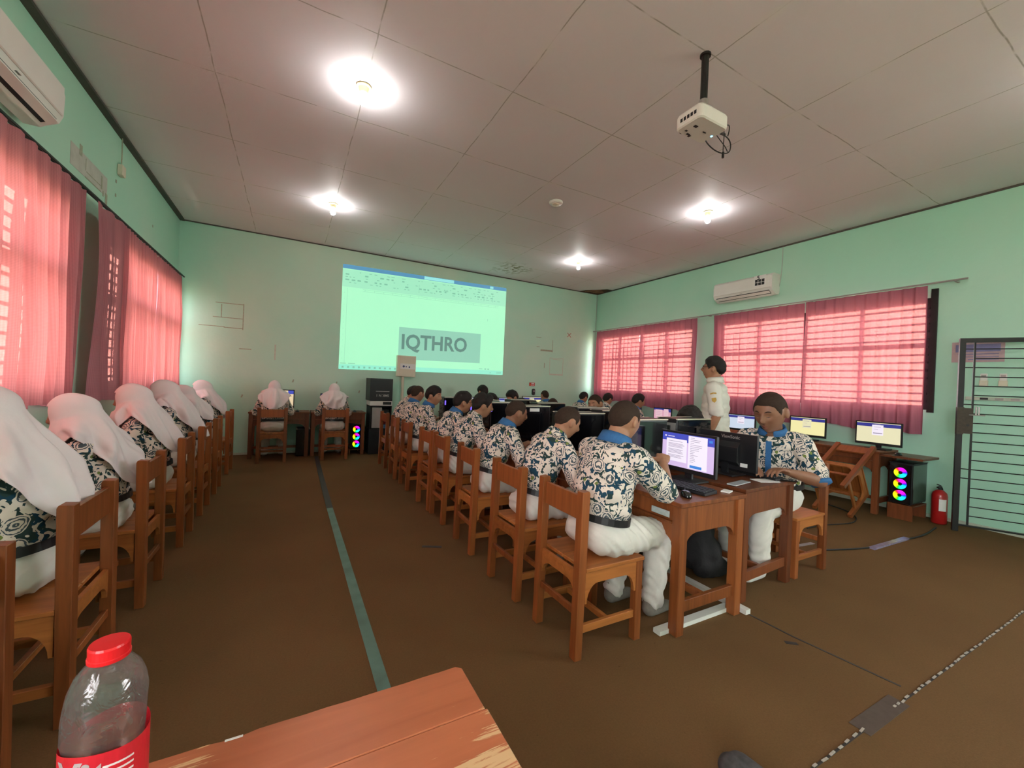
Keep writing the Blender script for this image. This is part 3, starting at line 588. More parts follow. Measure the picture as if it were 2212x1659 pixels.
MB().b2((0.002, -0.045, -0.055), (0.045, 0.045, 0.05)).build('box', MT['cream'], r, bevel=0.004); MB().tube([(0.02, 0, 0.05), (0.018, 0.01, 0.2), (0.02, 0.0, 0.33)], 0.006, 6).build('wire', MT['mark'], r)
b = MB()
for a, z in ((5.50, 3.22), (5.50, 3.08), (6.72, 3.16)): b.b2((XL+0.0006, a, z), (XL+0.004, a+0.025, z+0.03))
tag(b.build('wall_chip', MT['mark']), 'dark nail holes below the junction box on the curtain wall', 'wall chip')
b = MB()
for a, z in ((0.02, 1.26), (0.72, 1.25), (0.62, 0.55+0.45), (1.12, 1.1), (-0.72, 0.98)): b.box((a, D-0.002, z), (0.022, 0.003, 0.05), (0, 0.3, 0))
tag(b.build('wall_chip', MT['mark']), 'scattered dark chips low on the end wall around the girls at the end desks', 'wall chip')
# ---------------------------------------------------------------- projected picture on the end wall: glowing sheets stand in for the projector's beam
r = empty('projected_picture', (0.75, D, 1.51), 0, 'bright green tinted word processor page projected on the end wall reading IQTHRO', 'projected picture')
PW, PH = 3.38, 1.93
def prq(b, x0, z0, x1, z1, lay, m=0):
    # slight keystone: the right side stands a little higher
    def P(x, z): u = x/PW; vv = z/PH; return (x+0.02*vv*0-0.006*(1-vv), -0.003-0.0006*lay, z+u*(0.045*(1-vv)+0.052*vv))
    n = max(1, int(abs(x1-x0)/0.5))
    for k in range(n):
        a = x0+(x1-x0)*k/n; c = x0+(x1-x0)*(k+1)/n
        b.quad(P(a, z0), P(c, z0), P(c, z1), P(a, z1), m)
def pr_part(name, rects, lay, m):
    b = MB()
    for q in rects: prq(b, *q, lay)
    return b.build(name, m, r)
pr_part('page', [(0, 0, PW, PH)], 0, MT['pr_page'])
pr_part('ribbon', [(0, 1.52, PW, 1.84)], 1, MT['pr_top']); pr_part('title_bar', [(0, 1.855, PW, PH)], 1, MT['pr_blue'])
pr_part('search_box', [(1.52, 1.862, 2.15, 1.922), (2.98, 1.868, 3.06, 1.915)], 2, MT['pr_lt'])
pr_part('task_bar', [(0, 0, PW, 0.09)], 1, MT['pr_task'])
random.seed(5); ink = []
for row, z in enumerate((1.80, 1.74, 1.70, 1.64, 1.60)):
    x = 0.05
    while x < 3.2:
        wd = random.uniform(0.02, 0.07)
        if random.random() < 0.6: ink.append((x, z, x+wd, z+0.012+(0.015 if row in (1, 3) else 0)))
        x += wd+random.uniform(0.025, 0.07)
for k in range(17): ink.append((0.40+0.17*k, 1.47, 0.404+0.17*k, 1.50))
ink += [(0.36, 1.50, 3.2, 1.503), (0.36, 1.465, 3.2, 1.468), (1.42, 1.57, 1.425, 1.74), (2.84, 1.57, 2.845, 1.74), (3.05, 1.57, 3.055, 1.74)]
for k in range(12): ink.append((0.04, 0.2+0.11*k, 0.05, 0.205+0.11*k))
for k in range(13): ink.append((0.05+0.095*k, 0.025, 0.085+0.095*k, 0.06))
ink += [(0.02, 0.105, 0.12, 0.115), (0.16, 0.105, 0.28, 0.115), (2.8, 0.11, 2.88, 0.12), (2.93, 0.105, 2.97, 0.125), (3.0, 0.105, 3.04, 0.125), (3.06, 0.03, 3.08, 0.05), (3.22, 0.05, 3.34, 0.06), (3.22, 0.025, 3.34, 0.035), (2.95, 1.15, 2.957, 1.2), (0.09, 0.1, 0.093, 1.5)]
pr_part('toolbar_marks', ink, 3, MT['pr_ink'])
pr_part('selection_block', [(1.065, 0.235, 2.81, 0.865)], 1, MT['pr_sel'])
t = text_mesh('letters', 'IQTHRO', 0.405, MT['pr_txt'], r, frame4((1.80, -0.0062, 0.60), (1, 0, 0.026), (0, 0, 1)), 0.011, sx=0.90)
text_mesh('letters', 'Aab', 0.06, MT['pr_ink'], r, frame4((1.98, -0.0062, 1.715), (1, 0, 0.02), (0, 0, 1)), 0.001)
# electrical box and pipe in front of the projection
r = empty('electrical_box', (1.96, D, 1.42), 0, 'cream electrical box on the end wall overlapping the projected picture', 'electrical box')
MB().b2((-0.18, -0.115, 0), (0.18, -0.001, 0.41)).build('box', MT['cream'], r, bevel=0.004); MB().b2((-0.135, -0.124, 0.012), (0.172, -0.116, 0.398)).build('door', MT['cream'], r, bevel=0.003)
MB().b2((-0.128, -0.1255, 0.15), (0.165, -0.1245, 0.255)).build('label', MT['paper'], r)
MB().tube([(-0.06, -0.126, 0.20), (-0.06, -0.128, 0.20)], 0.022, 12).tube([(0.05, -0.126, 0.19), (0.05, -0.128, 0.19)], 0.016, 12).tube([(-0.01, -0.126, 0.195), (-0.01, -0.128, 0.195)], 0.012, 12).build('warning_symbol', mat('navy_print', (0.05, 0.08, 0.2), 0.6), r)
MB().tube([(-0.05, -0.04, 0.0), (-0.05, -0.04, -1.40)], 0.028, 12).build('pipe', MT['cream'], r)
r = empty('hazard_sign', (4.90, D, 1.37), 0, 'small red and white warning sign on the end wall above the far desks', 'sign')
MB().b2((-0.075, -0.006, -0.035), (0.075, -0.001, 0.045)).build('plate', mat('sign_red', (0.5, 0.05, 0.03), 0.5), r)
MB().b2((-0.02, -0.0075, 0.01), (0.055, -0.0062, 0.03)).b2((-0.03, -0.0075, -0.02), (0.06, -0.0062, -0.008)).build('lettering', MT['paper'], r)
MB().prism([(-0.06, -0.02), (-0.03, -0.02), (-0.045, 0.012)], -0.0075, -0.0062, axis=1).build('warning_triangle', mat('sign_orange', (0.7, 0.25, 0.02), 0.5), r)
r = empty('time_clock', (4.94, D, 1.20), 0, 'black oval wall device under the small red sign', 'wall device')
rb2 = MB(); rbox_rings(rb2, [(rrect(0.075, 0.15, 0.035), 0.0), (rrect(0.075, 0.15, 0.035), 0.03), (rrect(0.06, 0.135, 0.028), 0.04)]); rb2.build('body', MT['black'], r, loc=(0, -0.001, 0), rot=(PI/2, 0, 0))
MB().tube([(0, -0.041, 0.02), (0, -0.044, 0.02)], 0.018, 14).build('button', MT['grey_m'], r)
# ---------------------------------------------------------------- on the floor
def floor_strip(name, label, cat, pts, wdt, m, h=0.003, seg=None):
    b = MB()
    for i in range(len(pts)-1):
        a, c = V((*pts[i], 0)), V((*pts[i+1], 0)); d = (c-a).normalized(); n = V((-d.y, d.x, 0))*wdt/2
        vs = [a-n, c-n, c+n, a+n]; b.add([(*q[:2], 0.0005) for q in vs]+[(*q[:2], h) for q in vs], [(0, 1, 2, 3), (4, 5, 6, 7), (0, 1, 5, 4), (1, 2, 6, 5), (2, 3, 7, 6), (3, 0, 4, 7)])
    return tag(b.build(name, m), label, cat)
floor_strip('floor_tape', 'worn teal tape strip running down the middle of the aisle', 'tape', [(0.42, -1.2), (0.415, 1.0), (0.405, 2.4), (0.395, 4.6)], 0.058, MT['teal'])
floor_strip('floor_tape', 'dark end of the aisle tape strip towards the girls at the end desks', 'tape', [(0.395, 4.6), (0.40, 6.2), (0.412, 7.62)], 0.062, MT['dark_tape'])
floor_strip('floor_tape', 'short dark tape patch lying alone in the open aisle', 'tape', [(0.995, 3.28), (1.14, 3.21)], 0.035, MT['dark_tape'])
floor_strip('carpet_seam', 'dark carpet seam running from the near desk towards the camera', 'carpet seam', [(2.56, 1.50), (2.57, 1.25), (2.63, 0.80)], 0.012, MT['dark_tape'], 0.002)
floor_strip('floor_tape', 'small dark tape scrap beside the carpet seam near the desk foot', 'tape', [(2.47, 1.24), (2.52, 1.20)], 0.025, MT['dark_tape'], 0.002)
floor_strip('carpet_seam', 'long dark carpet seam under the white stitches, crossing the near floor', 'carpet seam', [(1.2, 0.772), (6.2, 0.705)], 0.009, MT['dark_tape'], 0.002)
b = MB(); x = 1.3; random.seed(3)
while x < 5.6:
    ln = random.uniform(0.018, 0.045)*(1+0.3*(x > 2.6)); y = 0.772-(x-1.2)*0.0134
    if not (2.14 < x < 2.40): b.box((x, y+random.uniform(-0.003, 0.003), 0.0045), (ln*0.8, 0.008, 0.003), (0, 0, random.uniform(-.1, .1)))
    x += ln+random.uniform(0.012, 0.035)
o = tag(b.build('seam_stitches', MT['stitch']), 'broken row of white stitches along the seam of the near carpet', 'stitches'); o['kind'] = 'stuff'
floor_strip('floor_tape', 'grey taped patch covering part of the white stitched seam', 'tape', [(2.13, 0.77), (2.50, 0.765)], 0.075, mat('grey_brown_tape', (0.085, 0.060, 0.046), 0.8, var=0.3, scale=30), 0.003)
def cable(label, pts, r_=0.006, m=None):
    P = [V((*p, 0.008)) if len(p) == 2 else V(p) for p in pts]; Q = []
    for i in range(len(P)-1):
        p0 = P[max(i-1, 0)]; p3 = P[min(i+2, len(P)-1)]
        for k in range(6):
            t = k/6; Q.append(0.5*((2*P[i])+(P[i+1]-p0)*t+(2*p0-5*P[i]+4*P[i+1]-p3)*t*t+(3*P[i]-p0-3*P[i+1]+p3)*t**3))
    Q.append(P[-1]); return tag(MB().tube(Q, r_, 6).build('floor_cable', m or MT['cable']), label, 'cable')
cable('black cable curving over the carpet in front of the tipped chair', [(4.75, 2.22), (5.05, 2.20), (5.5, 2.12), (5.9, 2.30), (6.1, 2.7)])
cable('black cable lying across the carpet towards the foot of the iron gate', [(4.2, 1.85), (4.7, 1.70), (5.2, 1.66), (5.7, 1.62), (6.2, 1.66)], 0.008)
floor_strip('floor_tape', 'shiny purple tape strip holding down the cable before the gate', 'tape', [(4.72, 1.675), (5.42, 1.655)], 0.045, mat('shiny_purple_tape', (0.28, 0.24, 0.36), 0.25, var=0.6, scale=20), 0.0165)
floor_strip('floor_tape', 'shiny tape strip near the legs of the chair at the second desk', 'tape', [(3.95, 2.02), (4.35, 1.98)], 0.04, mat('shiny_grey_tape', (0.30, 0.27, 0.30), 0.3, var=0.6, scale=20), 0.003)
floor_strip('cable_duct', 'white cable duct lying on the floor under the nearest desk', 'cable duct', [(1.86, 1.60), (2.50, 1.60)], 0.05, MT['duct'], 0.025)
floor_strip('cable_duct', 'white cable duct end sticking out between the two nearest desks', 'cable duct', [(2.555, 1.50), (2.56, 2.2)], 0.045, MT['duct'], 0.03)
# ================================================================ FURNITURE
def arch_board(b, length, zt, hm, he, x0, x1, axis, m=0, br=0.07):
    """apron board whose lower edge curves down to the legs; runs along 'axis' (0=x,1=y), zt = top height"""
    pts = [(-length/2, zt), (-length/2, zt-he)]
    n = 6
    for k in range(n+1):
        a = k/n*PI/2; pts.append((-length/2+0.012+br*(1-math.cos(a)), zt-he+(he-hm)*math.sin(a)))
    pts += [(-p, q) for p, q in reversed(pts[2:])]+[(length/2, zt-he), (length/2, zt)]
    return b.prism(pts, x0, x1, axis=axis, m=m)
def make_chair():
    r = empty('wooden_chair')
    W_, Dp = 0.41, 0.44
    for s in (-1, 1):
        y = s*(W_/2-0.025)
        MB().prism([(-Dp/2-0.01, 0), (-Dp/2+0.034, 0), (-Dp/2+0.042, 0.45), (-Dp/2+0.048, 0.838), (-Dp/2+0.042, 0.850), (-Dp/2+0.0, 0.846), (-Dp/2-0.005, 0.45)], y-0.024, y+0.024, axis=1).build('leg', MT['wood'], r, bevel=0.002)
        MB().b2((Dp/2-0.045, y-0.021, 0), (Dp/2, y+0.021, 0.435)).build('leg', MT['wood'], r, bevel=0.002)
        MB().b2((-Dp/2+0.035, y-0.011, 0.125), (Dp/2-0.045, y+0.011, 0.165)).build('stretcher', MT['wood_y'], r, bevel=0.002)
    b = MB()
    b.box((-Dp/2+0.026, 0, 0.758), (0.022, W_-0.098, 0.125)); b.build('backrest', MT['wood'], r, bevel=0.003)
    b = MB()
    b.b2((-Dp/2+0.042, -W_/2, 0.436), (Dp/2+0.008, -0.002, 0.456)); b.b2((-Dp/2+0.042, 0.002, 0.436), (Dp/2+0.008, W_/2, 0.456))
    b.build('seat', MT['wood_y'], r, bevel=0.003)
    b = MB()
    for s in (-1, 1):
        y = s*(W_/2-0.018); c = MB(); arch_board(c, Dp-0.09, 0.435, 0.062, 0.16, y-0.010, y+0.010, 1)
        b.add(c.v, c.f)
        c = MB(); arch_board(c, W_-0.09, 0.435, 0.062, 0.13, 0, 0.018, 0); xx = (-Dp/2+0.01) if s < 0 else (Dp/2-0.03)
        b.add([(p[0]+xx, p[1], p[2]) for p in c.v], c.f)
    b.build('seat_frame', MT['wood_y'], r)
    MB().b2((-0.012, -W_/2+0.033, 0.13), (0.012, W_/2-0.033, 0.16)).build('stretcher', MT['wood_y'], r, bevel=0.002)
    MB().b2((-Dp/2+0.006, -W_/2+0.043, 0.21), (-Dp/2+0.026, W_/2-0.043, 0.245)).build('stretcher', MT['wood'], r, bevel=0.002)
    return r
CHAIR0 = make_chair(); CH_N = [0]
def chair(x, y, rz, label, group=None, tilt=None, z=0):
    o = CHAIR0 if CH_N[0] == 0 else copy_tree(CHAIR0); CH_N[0] += 1
    for k in ('group',):
        if k in o: del o[k]
    place(o, (x, y, z), rz, label, group, tilt); o['category'] = 'chair'; return o
def make_desk(name, L_, W_, label, loc, rz, group=None, mats=('wood', 'wood_y'), shelf=False):
    """length L_ along y, width W_ along x, origin at the floor below the centre"""
    r = empty(name, loc, rz, label, 'desk', group); m0 = MT[mats[0]]; m1 = MT[mats[1]]
    MB().b2((-W_/2-0.01, -L_/2-0.01, 0.725), (W_/2+0.01, L_/2+0.01, 0.75)).build('desk_top', MT['wood_d'] if mats[0] == 'wood_d' else MT['wood'], r, bevel=0.004)
    for sx in (-1, 1):
        for sy in (-1, 1): MB().box((sx*(W_/2-0.03), sy*(L_/2-0.03), 0.3625), (0.06, 0.06, 0.725)).build('leg', m0, r, bevel=0.003)
    for s in (-1, 1):
        b = MB(); y = s*(L_/2-0.03); arch_board(b, W_-0.12, 0.725, 0.16, 0.23, y-0.012, y+0.012, 1, br=0.10); b.build('apron', m0, r)
        MB().b2((-W_/2+0.06, y-0.014, 0.12), (W_/2-0.06, y+0.014, 0.185)).build('stretcher', m0, r, bevel=0.002)
        b = MB(); c = MB(); arch_board(c, L_-0.12, 0.725, 0.17, 0.23, 0, 0.024, 0, br=0.12); b.add([(p[0]+s*(W_/2-0.03)-0.012, p[1], p[2]) for p in c.v], c.f); b.build('apron', m0, r)
    MB().b2((-0.015, -L_/2+0.044, 0.13), (0.015, L_/2-0.044, 0.17)).build('stretcher', m0, r)
    MB().b2((-W_/2-0.006, -L_/2+0.06, 0.62), (-W_/2+0.018, L_/2-0.06, 0.632)).build('ledge', m0, r)
    return r
def make_monitor(name, label, loc, rz, screen='back', grp=None, wd=0.44, hh=0.26, zb=0.10, logo=False, tilt=0.0):
    """screen faces +x; origin on the table top under the stand"""
    r = empty(name, loc, rz, label, 'monitor', grp); y0, y1 = -wd/2, wd/2
    b = MB(); b.b2((-0.012, y0, zb), (0.012, y1, zb+hh)); b.prism([(-0.012, zb+0.03), (-0.045, zb+0.06), (-0.045, zb+0.17), (-0.012, zb+0.21)], -0.11, 0.11, axis=1)
    b.build('bezel', MT['black'], r, bevel=0.002)
    MB().b2((-0.03, -0.028, 0.012), (-0.014, 0.028, zb+0.06)).build('neck', MT['black'], r)
    MB().b2((-0.09, -0.11, 0), (0.08, 0.11, 0.014)).build('stand', MT['black'], r, bevel=0.004)
    sw, sh, zs = wd-0.03, hh-0.045, zb+0.03
    scr = []
    def lay(nm, rects, m, l):
        b = MB()
        for u0, v0, u1, v1 in rects: b.b2((0.0118, y0+0.015+sw*u0, zs+sh*(1-v0)), (0.0125+0.0005*l, y0+0.015+sw*u1, zs+sh*(1-v1)))
        o_ = b.build(nm, m, scr[0] if scr else r)
        if not scr: scr.append(o_)
    # seen from the front, u runs towards -y
    def L2(nm, rects, m, l): lay(nm, rects, m, l)
    if screen == 'exam':
        L2('screen', [(0, 0, 1, 1)], MT['s_lilac'], 0); L2('screen_header', [(0, 0, 1, 0.24)], MT['s_blue'], 1)
        L2('screen_card', [(0.09, 0.17, 0.50, 0.85), (0.53, 0.02, 0.88, 0.97)], MT['s_white'], 2)
        tx = [(0.13, 0.24+0.035*k, 0.13+0.33*random.uniform(0.75, 1), 0.252+0.035*k) for k in range(15) if k not in (1, 6, 11)]
        tx += [(0.57, 0.07+0.05*k, 0.57+random.uniform(0.06, 0.22), 0.082+0.05*k) for k in range(15)]
        L2('screen_text', tx, MT['s_text'], 3); L2('screen_button', [(0.57, 0.87, 0.79, 0.95), (0.91, 0.07, 0.97, 0.14)], MT['s_btn'], 3)
        L2('screen_logo', [(0.055, 0.085, 0.085, 0.125), (0.12, 0.095, 0.25, 0.115)], MT['s_white'], 4)
    elif screen in ('login_white', 'login_yellow', 'login_pale'):
        bgm = {'login_white': 's_ice', 'login_yellow': 's_yel', 'login_pale': 's_pyel'}[screen]
        L2('screen', [(0, 0, 1, 1)], MT[bgm], 0); L2('screen_header', [(0, 0.03, 1, 0.2)], MT['s_navy'], 1)
        L2('screen_card', [(0.36, 0.10, 0.62, 0.62)], MT['s_white'] if screen != 'login_yellow' else MT['s_pyel'], 2)
        L2('screen_text', [(0.40, 0.20, 0.56, 0.215), (0.39, 0.50, 0.60, 0.54), (0.42, 0.06, 0.55, 0.08), (0.40, 0.32, 0.5, 0.33)], MT['s_text'], 3)
    elif screen == 'pink':
        L2('screen', [(0, 0, 1, 1)], MT['s_pink'], 0); L2('screen_header', [(0, 0, 1, 0.16), (0.88, 0.16, 1, 0.3)], MT['s_navy'], 1)
        L2('screen_card', [(0.10, 0.12, 0.50, 0.85), (0.60, 0.02, 0.86, 0.95)], E_('screen_card_pink', (0.86, 0.56, 0.64), 0.85), 2)
        L2('screen_text', [(0.14, 0.3, 0.42, 0.32), (0.14, 0.45, 0.46, 0.47), (0.14, 0.6, 0.4, 0.62), (0.64, 0.3, 0.8, 0.31), (0.64, 0.5, 0.78, 0.51)], MT['s_text'], 3)
    elif screen == 'page':
        L2('screen', [(0, 0, 1, 1)], E_('screen_cream', (0.84, 0.66, 0.42), 0.9), 0); L2('screen_header', [(0.8, 0.0, 1, 0.22)], MT['s_blue'], 1)
        L2('screen_text', [(0.30, 0.12+0.07*k, 0.75-0.05*(k % 3), 0.135+0.07*k) for k in range(11)], MT['s_text'], 2)
    else:
        L2('screen', [(0, 0, 1, 1)], MT['black_g'], 0)
    if logo:
        text_mesh('brand_lettering', 'ViewSonic', 0.036, MT['grey_m'], r, frame4((-0.0135, -0.03, zb+hh-0.032), (0, -1, 0), (0, 0, 1)), 0.0006)
        MB().b2((-0.0134, -0.17, zb+0.03), (-0.0122, -0.115, zb+0.058)).build('sticker', MT['paper'], r)
    if tilt: r.rotation_euler = (0, tilt, rz)
    return r
def make_tower(label, loc, rz, fans=False, glow=None, label_paper=False, grp=None, rear=False, hh=0.40, dp=0.42):
    """front faces +x; origin on the surface below the centre"""
    r = empty('computer_tower', loc, rz, label, 'computer', grp)
    MB().b2((-dp/2, -0.10, 0.012), (dp/2, 0.10, hh)).build('case', MT['black'], r, bevel=0.005)
    for s in (-1, 1): MB().b2((-dp/2+0.012, s*0.1005, 0.03), (dp/2-0.012, s*0.104, hh-0.012)).build('side_glass', MT['black_g'], r)
    MB().b2((-dp/2+0.01, -0.09, hh), (dp/2-0.01, 0.09, hh+0.004)).build('top_filter', MT['black'], r)
    for s in (-1, 1): MB().b2((-dp/2, s*0.088, hh-0.002), (dp/2, s*0.1052, hh+0.006)).build('edge_trim', MT['cream'] if not fans else MT['black'], r)
    f = MB()
    for x in (-dp/2+0.05, dp/2-0.05):
        for y in (-0.07, 0.07): f.tube([(x, y, 0), (x, y, 0.013)], 0.014, 8)
    f.build('rubber_foot', MT['black'], r)
    MB().b2((dp/2, -0.095, 0.02), (dp/2+0.008, 0.095, hh-0.01)).build('front_panel', MT['black_g'], r)
    if fans:
        for k in range(3):
            z = 0.07+0.13*k+(hh-0.40)*0.5; o = MB()
            o.lathe([(0.020, 0), (0.058, 0), (0.058, 0.004), (0.020, 0.004), (0.020, 0)], 28); q = o.build('fan_ring', MT['rgb'], r, loc=(dp/2+0.0085, 0, z))
            q.data.transform(Euler((0, PI/2, 0)).to_matrix().to_4x4())
            MB().tube([(0.0005, 0, 0), (0.0075, 0, 0)], 0.017, 14).build('fan_hub', MT['black'], q)
    gs = 1 if abs(rz-PI) < 0.1 else -1
    if glow:
        for k in range(1 if glow != 2 else 2): MB().b2((dp/2-0.020, gs*0.1052, hh-0.105-0.05*k), (dp/2-0.002, gs*0.104, hh-0.045-0.05*k)).build('case_light', MT['p_glow'], r)
    if label_paper:
        MB().b2((-0.07, gs*0.1055, hh-0.055), (0.05, gs*0.1042, hh-0.02)).build('paper_label', MT['paper'], r)
    if rear:
        MB().b2((-dp/2-0.004, -0.09, 0.03), (-dp/2-0.0005, 0.09, hh-0.03)).build('rear_panel', MT['grey_m'], r)
        MB().tube([(-dp/2-0.004, 0.0, 0.30), (-dp/2-0.05, 0.0, 0.25), (-dp/2-0.03, -0.03, 0.10)], 0.005, 6).build('cable', MT['cable'], r)
        MB().b2((-dp/2-0.012, -0.04, 0.30), (-dp/2-0.004, 0.0, 0.34)).build('port', MT['black'], r)
    return r
def make_keyboard(label, loc, rz, grp=None):
    r = empty('keyboard', loc, rz, label, 'keyboard', grp)      # long side along y, user at -x
    MB().prism([(-0.07, 0), (0.07, 0), (0.07, 0.022), (-0.07, 0.012)], -0.22, 0.22, axis=1).build('body', MT['black'], r, bevel=0.002)
    k = MB()
    for i in range(5):
        for j in range(20):
            x = -0.055+0.0245*i; y = -0.205+0.0207*j; z = 0.0135+(x+0.07)*0.072
            k.b2((x, y, z), (x+0.019, y+0.016, z+0.006))
    o = k.build('keys', mat('key_plastic', (0.025, 0.025, 0.027), 0.5), r); return r
def make_mouse(label, loc, rz, grp=None):
    r = empty('computer_mouse', loc, rz, label, 'mouse', grp)
    b = MB(); n = 16; rings = []
    for t in range(7):
        a = t/6*PI/2; rings.append(([(0.056*math.cos(a)**0.7*math.cos(2*PI*k/n), 0.032*math.cos(a)**0.7*math.sin(2*PI*k/n)) for k in range(n)], 0.034*math.sin(a)))
    rbox_rings(b, rings); b.build('body', MT['black_g'], r, smooth=True)
    MB().b2((0.022, -0.003, 0.020), (0.040, 0.003, 0.034)).build('wheel', MT['black'], r)
    MB().tube([(0.05, 0, 0.008), (0.10, 0.02, 0.004), (0.16, 0.0, 0.004), (0.22, 0.05, 0.004)], 0.002, 5).build('cable', MT['cable'], r)
    return r
# ================================================================ PEOPLE
_ico = {}
def ico(n):
    if n not in _ico:
        bm = bmesh.new(); bmesh.ops.create_icosphere(bm, subdivisions=n, radius=1)
        bm.verts.ensure_lookup_table(); _ico[n] = ([v.co.copy() for v in bm.verts], [tuple(v.index for v in f.verts) for f in bm.faces]); bm.free()
    return _ico[n]
class Soft(MB):
    def ell(s, c, rad, R=None, n=3):
        vs, fs = ico(n); R = R or Matrix.Identity(3)
        return s.add([V(c)+R @ V((v.x*rad[0], v.y*rad[1], v.z*rad[2])) for v in vs], fs)
    def cap(s, a, ra, b, rb, n=2):
        a, b = V(a), V(b); s.ell(a, (ra,)*3, n=n); s.ell(b, (rb,)*3, n=n)
        if (b-a).length > 1e-5: s.tube([a, b], [ra, rb], 16)
        return s
    def chain(s, pts, rs, n=2):
        for i in range(len(pts)-1): s.cap(pts[i], rs[i], pts[i+1], rs[i+1], n)
        return s
    def fuse(s, name, m, parent, vox, smooth=3, fold=None):
        me = bpy.data.meshes.new(name); me.from_pydata(s.v, [], s.f)
        bm = bmesh.new(); bm.from_mesh(me); bmesh.ops.recalc_face_normals(bm, faces=bm.faces); bm.to_mesh(me); bm.free()
        o = bpy.data.objects.new(name, me); C.objects.link(o)
        md = o.modifiers.new('r', 'REMESH'); md.mode = 'VOXEL'; md.voxel_size = vox
        if smooth:
            sm = o.modifiers.new('s', 'SMOOTH'); sm.factor = 0.5; sm.iterations = smooth
        dg = bpy.context.evaluated_depsgraph_get(); dg.update()
        m2 = bpy.data.meshes.new_from_object(o.evaluated_get(dg)); o.modifiers.clear(); o.data = m2; bpy.data.meshes.remove(me)
        m2.name = name; m2.materials.clear(); m2.materials.append(m)
        if fold:
            nr = [v.normal.copy() for v in m2.vertices]
            for v, n_ in zip(m2.vertices, nr): v.co += n_*fold(v.co)
        for p in m2.polygons: p.use_smooth = True
        m2.update(); o.parent = parent; return o
def g2(az, el, a0, e0, wa, we): return math.exp(-((az-a0)/wa)**2-((el-e0)/we)**2)
def head_pt(az, el, off=0.0):
    ce = math.cos(el); d = V((ce*math.cos(az), ce*math.sin(az), math.sin(el)))
    p = V((d.x*(0.095 if d.x > 0 else 0.100), d.y*0.077, d.z*(0.108 if d.z > 0 else 0.125)))
    if d.z < 0:
        t = -d.z; p.y *= 1-0.30*t; p.x *= (1-0.5*t) if d.x < 0 else (1-0.06*t)
    a = abs(az); k = 0
    k += 0.026*g2(a, el, 0, -0.13, 0.15, 0.15)+0.010*g2(a, el, 0, 0.06, 0.10, 0.18)+0.006*g2(a, el, 0.16, -0.18, 0.10, 0.08)
    k += -0.010*g2(a, el, 0.38, 0.06, 0.20, 0.13)+0.005*g2(a, el, 0.36, 0.24, 0.32, 0.09)+0.004*g2(a, el, 0.60, -0.20, 0.30, 0.22)
    k += 0.009*g2(a, el, 0, -0.41, 0.21, 0.06)+0.009*g2(a, el, 0, -0.545, 0.18, 0.06)-0.006*g2(a, el, 0, -0.475, 0.25, 0.028)+0.010*g2(a, el, 0, -0.82, 0.35, 0.16)
    return p+d*(k+off)
def head_grid(fun, na=56, ne=40, cull=None):
    vs = []; fs = []
    for j in range(ne+1):
        el = -PI/2+PI*j/ne
        for i in range(na): vs.append(fun(-PI+2*PI*i/na, el))
    for j in range(ne):
        for i in range(na):
            if cull and cull(-PI+2*PI*(i+.5)/na, -PI/2+PI*(j+.5)/ne): continue
            fs.append((j*na+i, j*na+(i+1) % na, (j+1)*na+(i+1) % na, (j+1)*na+i))
    return vs, fs
def hairline(a, style):
    ks = [(0, 0.60), (0.5, 0.58), (0.85, 0.45), (1.05, 0.12), (1.22, -0.12), (1.35, 0.20), (1.75, 0.16), (2.0, -0.18), (2.5, -0.42), (3.2, -0.50)]
    a = abs(a)
    for (x0, y0), (x1, y1) in zip(ks, ks[1:]):
        if a <= x1: return y0+(y1-y0)*(a-x0)/(x1-x0)
    return ks[-1][1]
def patch(Mh, az0, az1, el, thick, off, name, m, parent, bend=0.0, n=8):
    """a slim lens-shaped strip lying on the face"""
    vs = []; fs = []
    for i in range(n+1):
        u = i/n; az = az0+(az1-az0)*u; h = thick*(math.sin(PI*min(1, max(0, u*0.9+0.05))))**0.7
        e = el+bend*math.sin(PI*u)
        for q in (e-h, e, e+h): vs.append(Mh @ head_pt(az, q, off+(0.0015 if q == e else 0)))
    for i in range(n):
        for k in range(2): fs.append((i*3+k, (i+1)*3+k, (i+1)*3+k+1, i*3+k+1))
    return MB().add(vs, fs).build(name, m, parent, smooth=True)
def dirv(a, tw=0.0): return V((math.sin(a), 0, math.cos(a)))
def ik(S, W_, l1, l2, pole):
    d = W_-S; L_ = d.length
    if L_ > (l1+l2)*0.995: W_ = S+d.normalized()*(l1+l2)*0.995; d = W_-S; L_ = d.length
    a = (l1*l1-l2*l2+L_*L_)/(2*L_); h = math.sqrt(max(0, l1*l1-a*a)); dn = d.normalized(); p = (pole-dn*pole.dot(dn)).normalized()
    return S+dn*a+p*h, W_
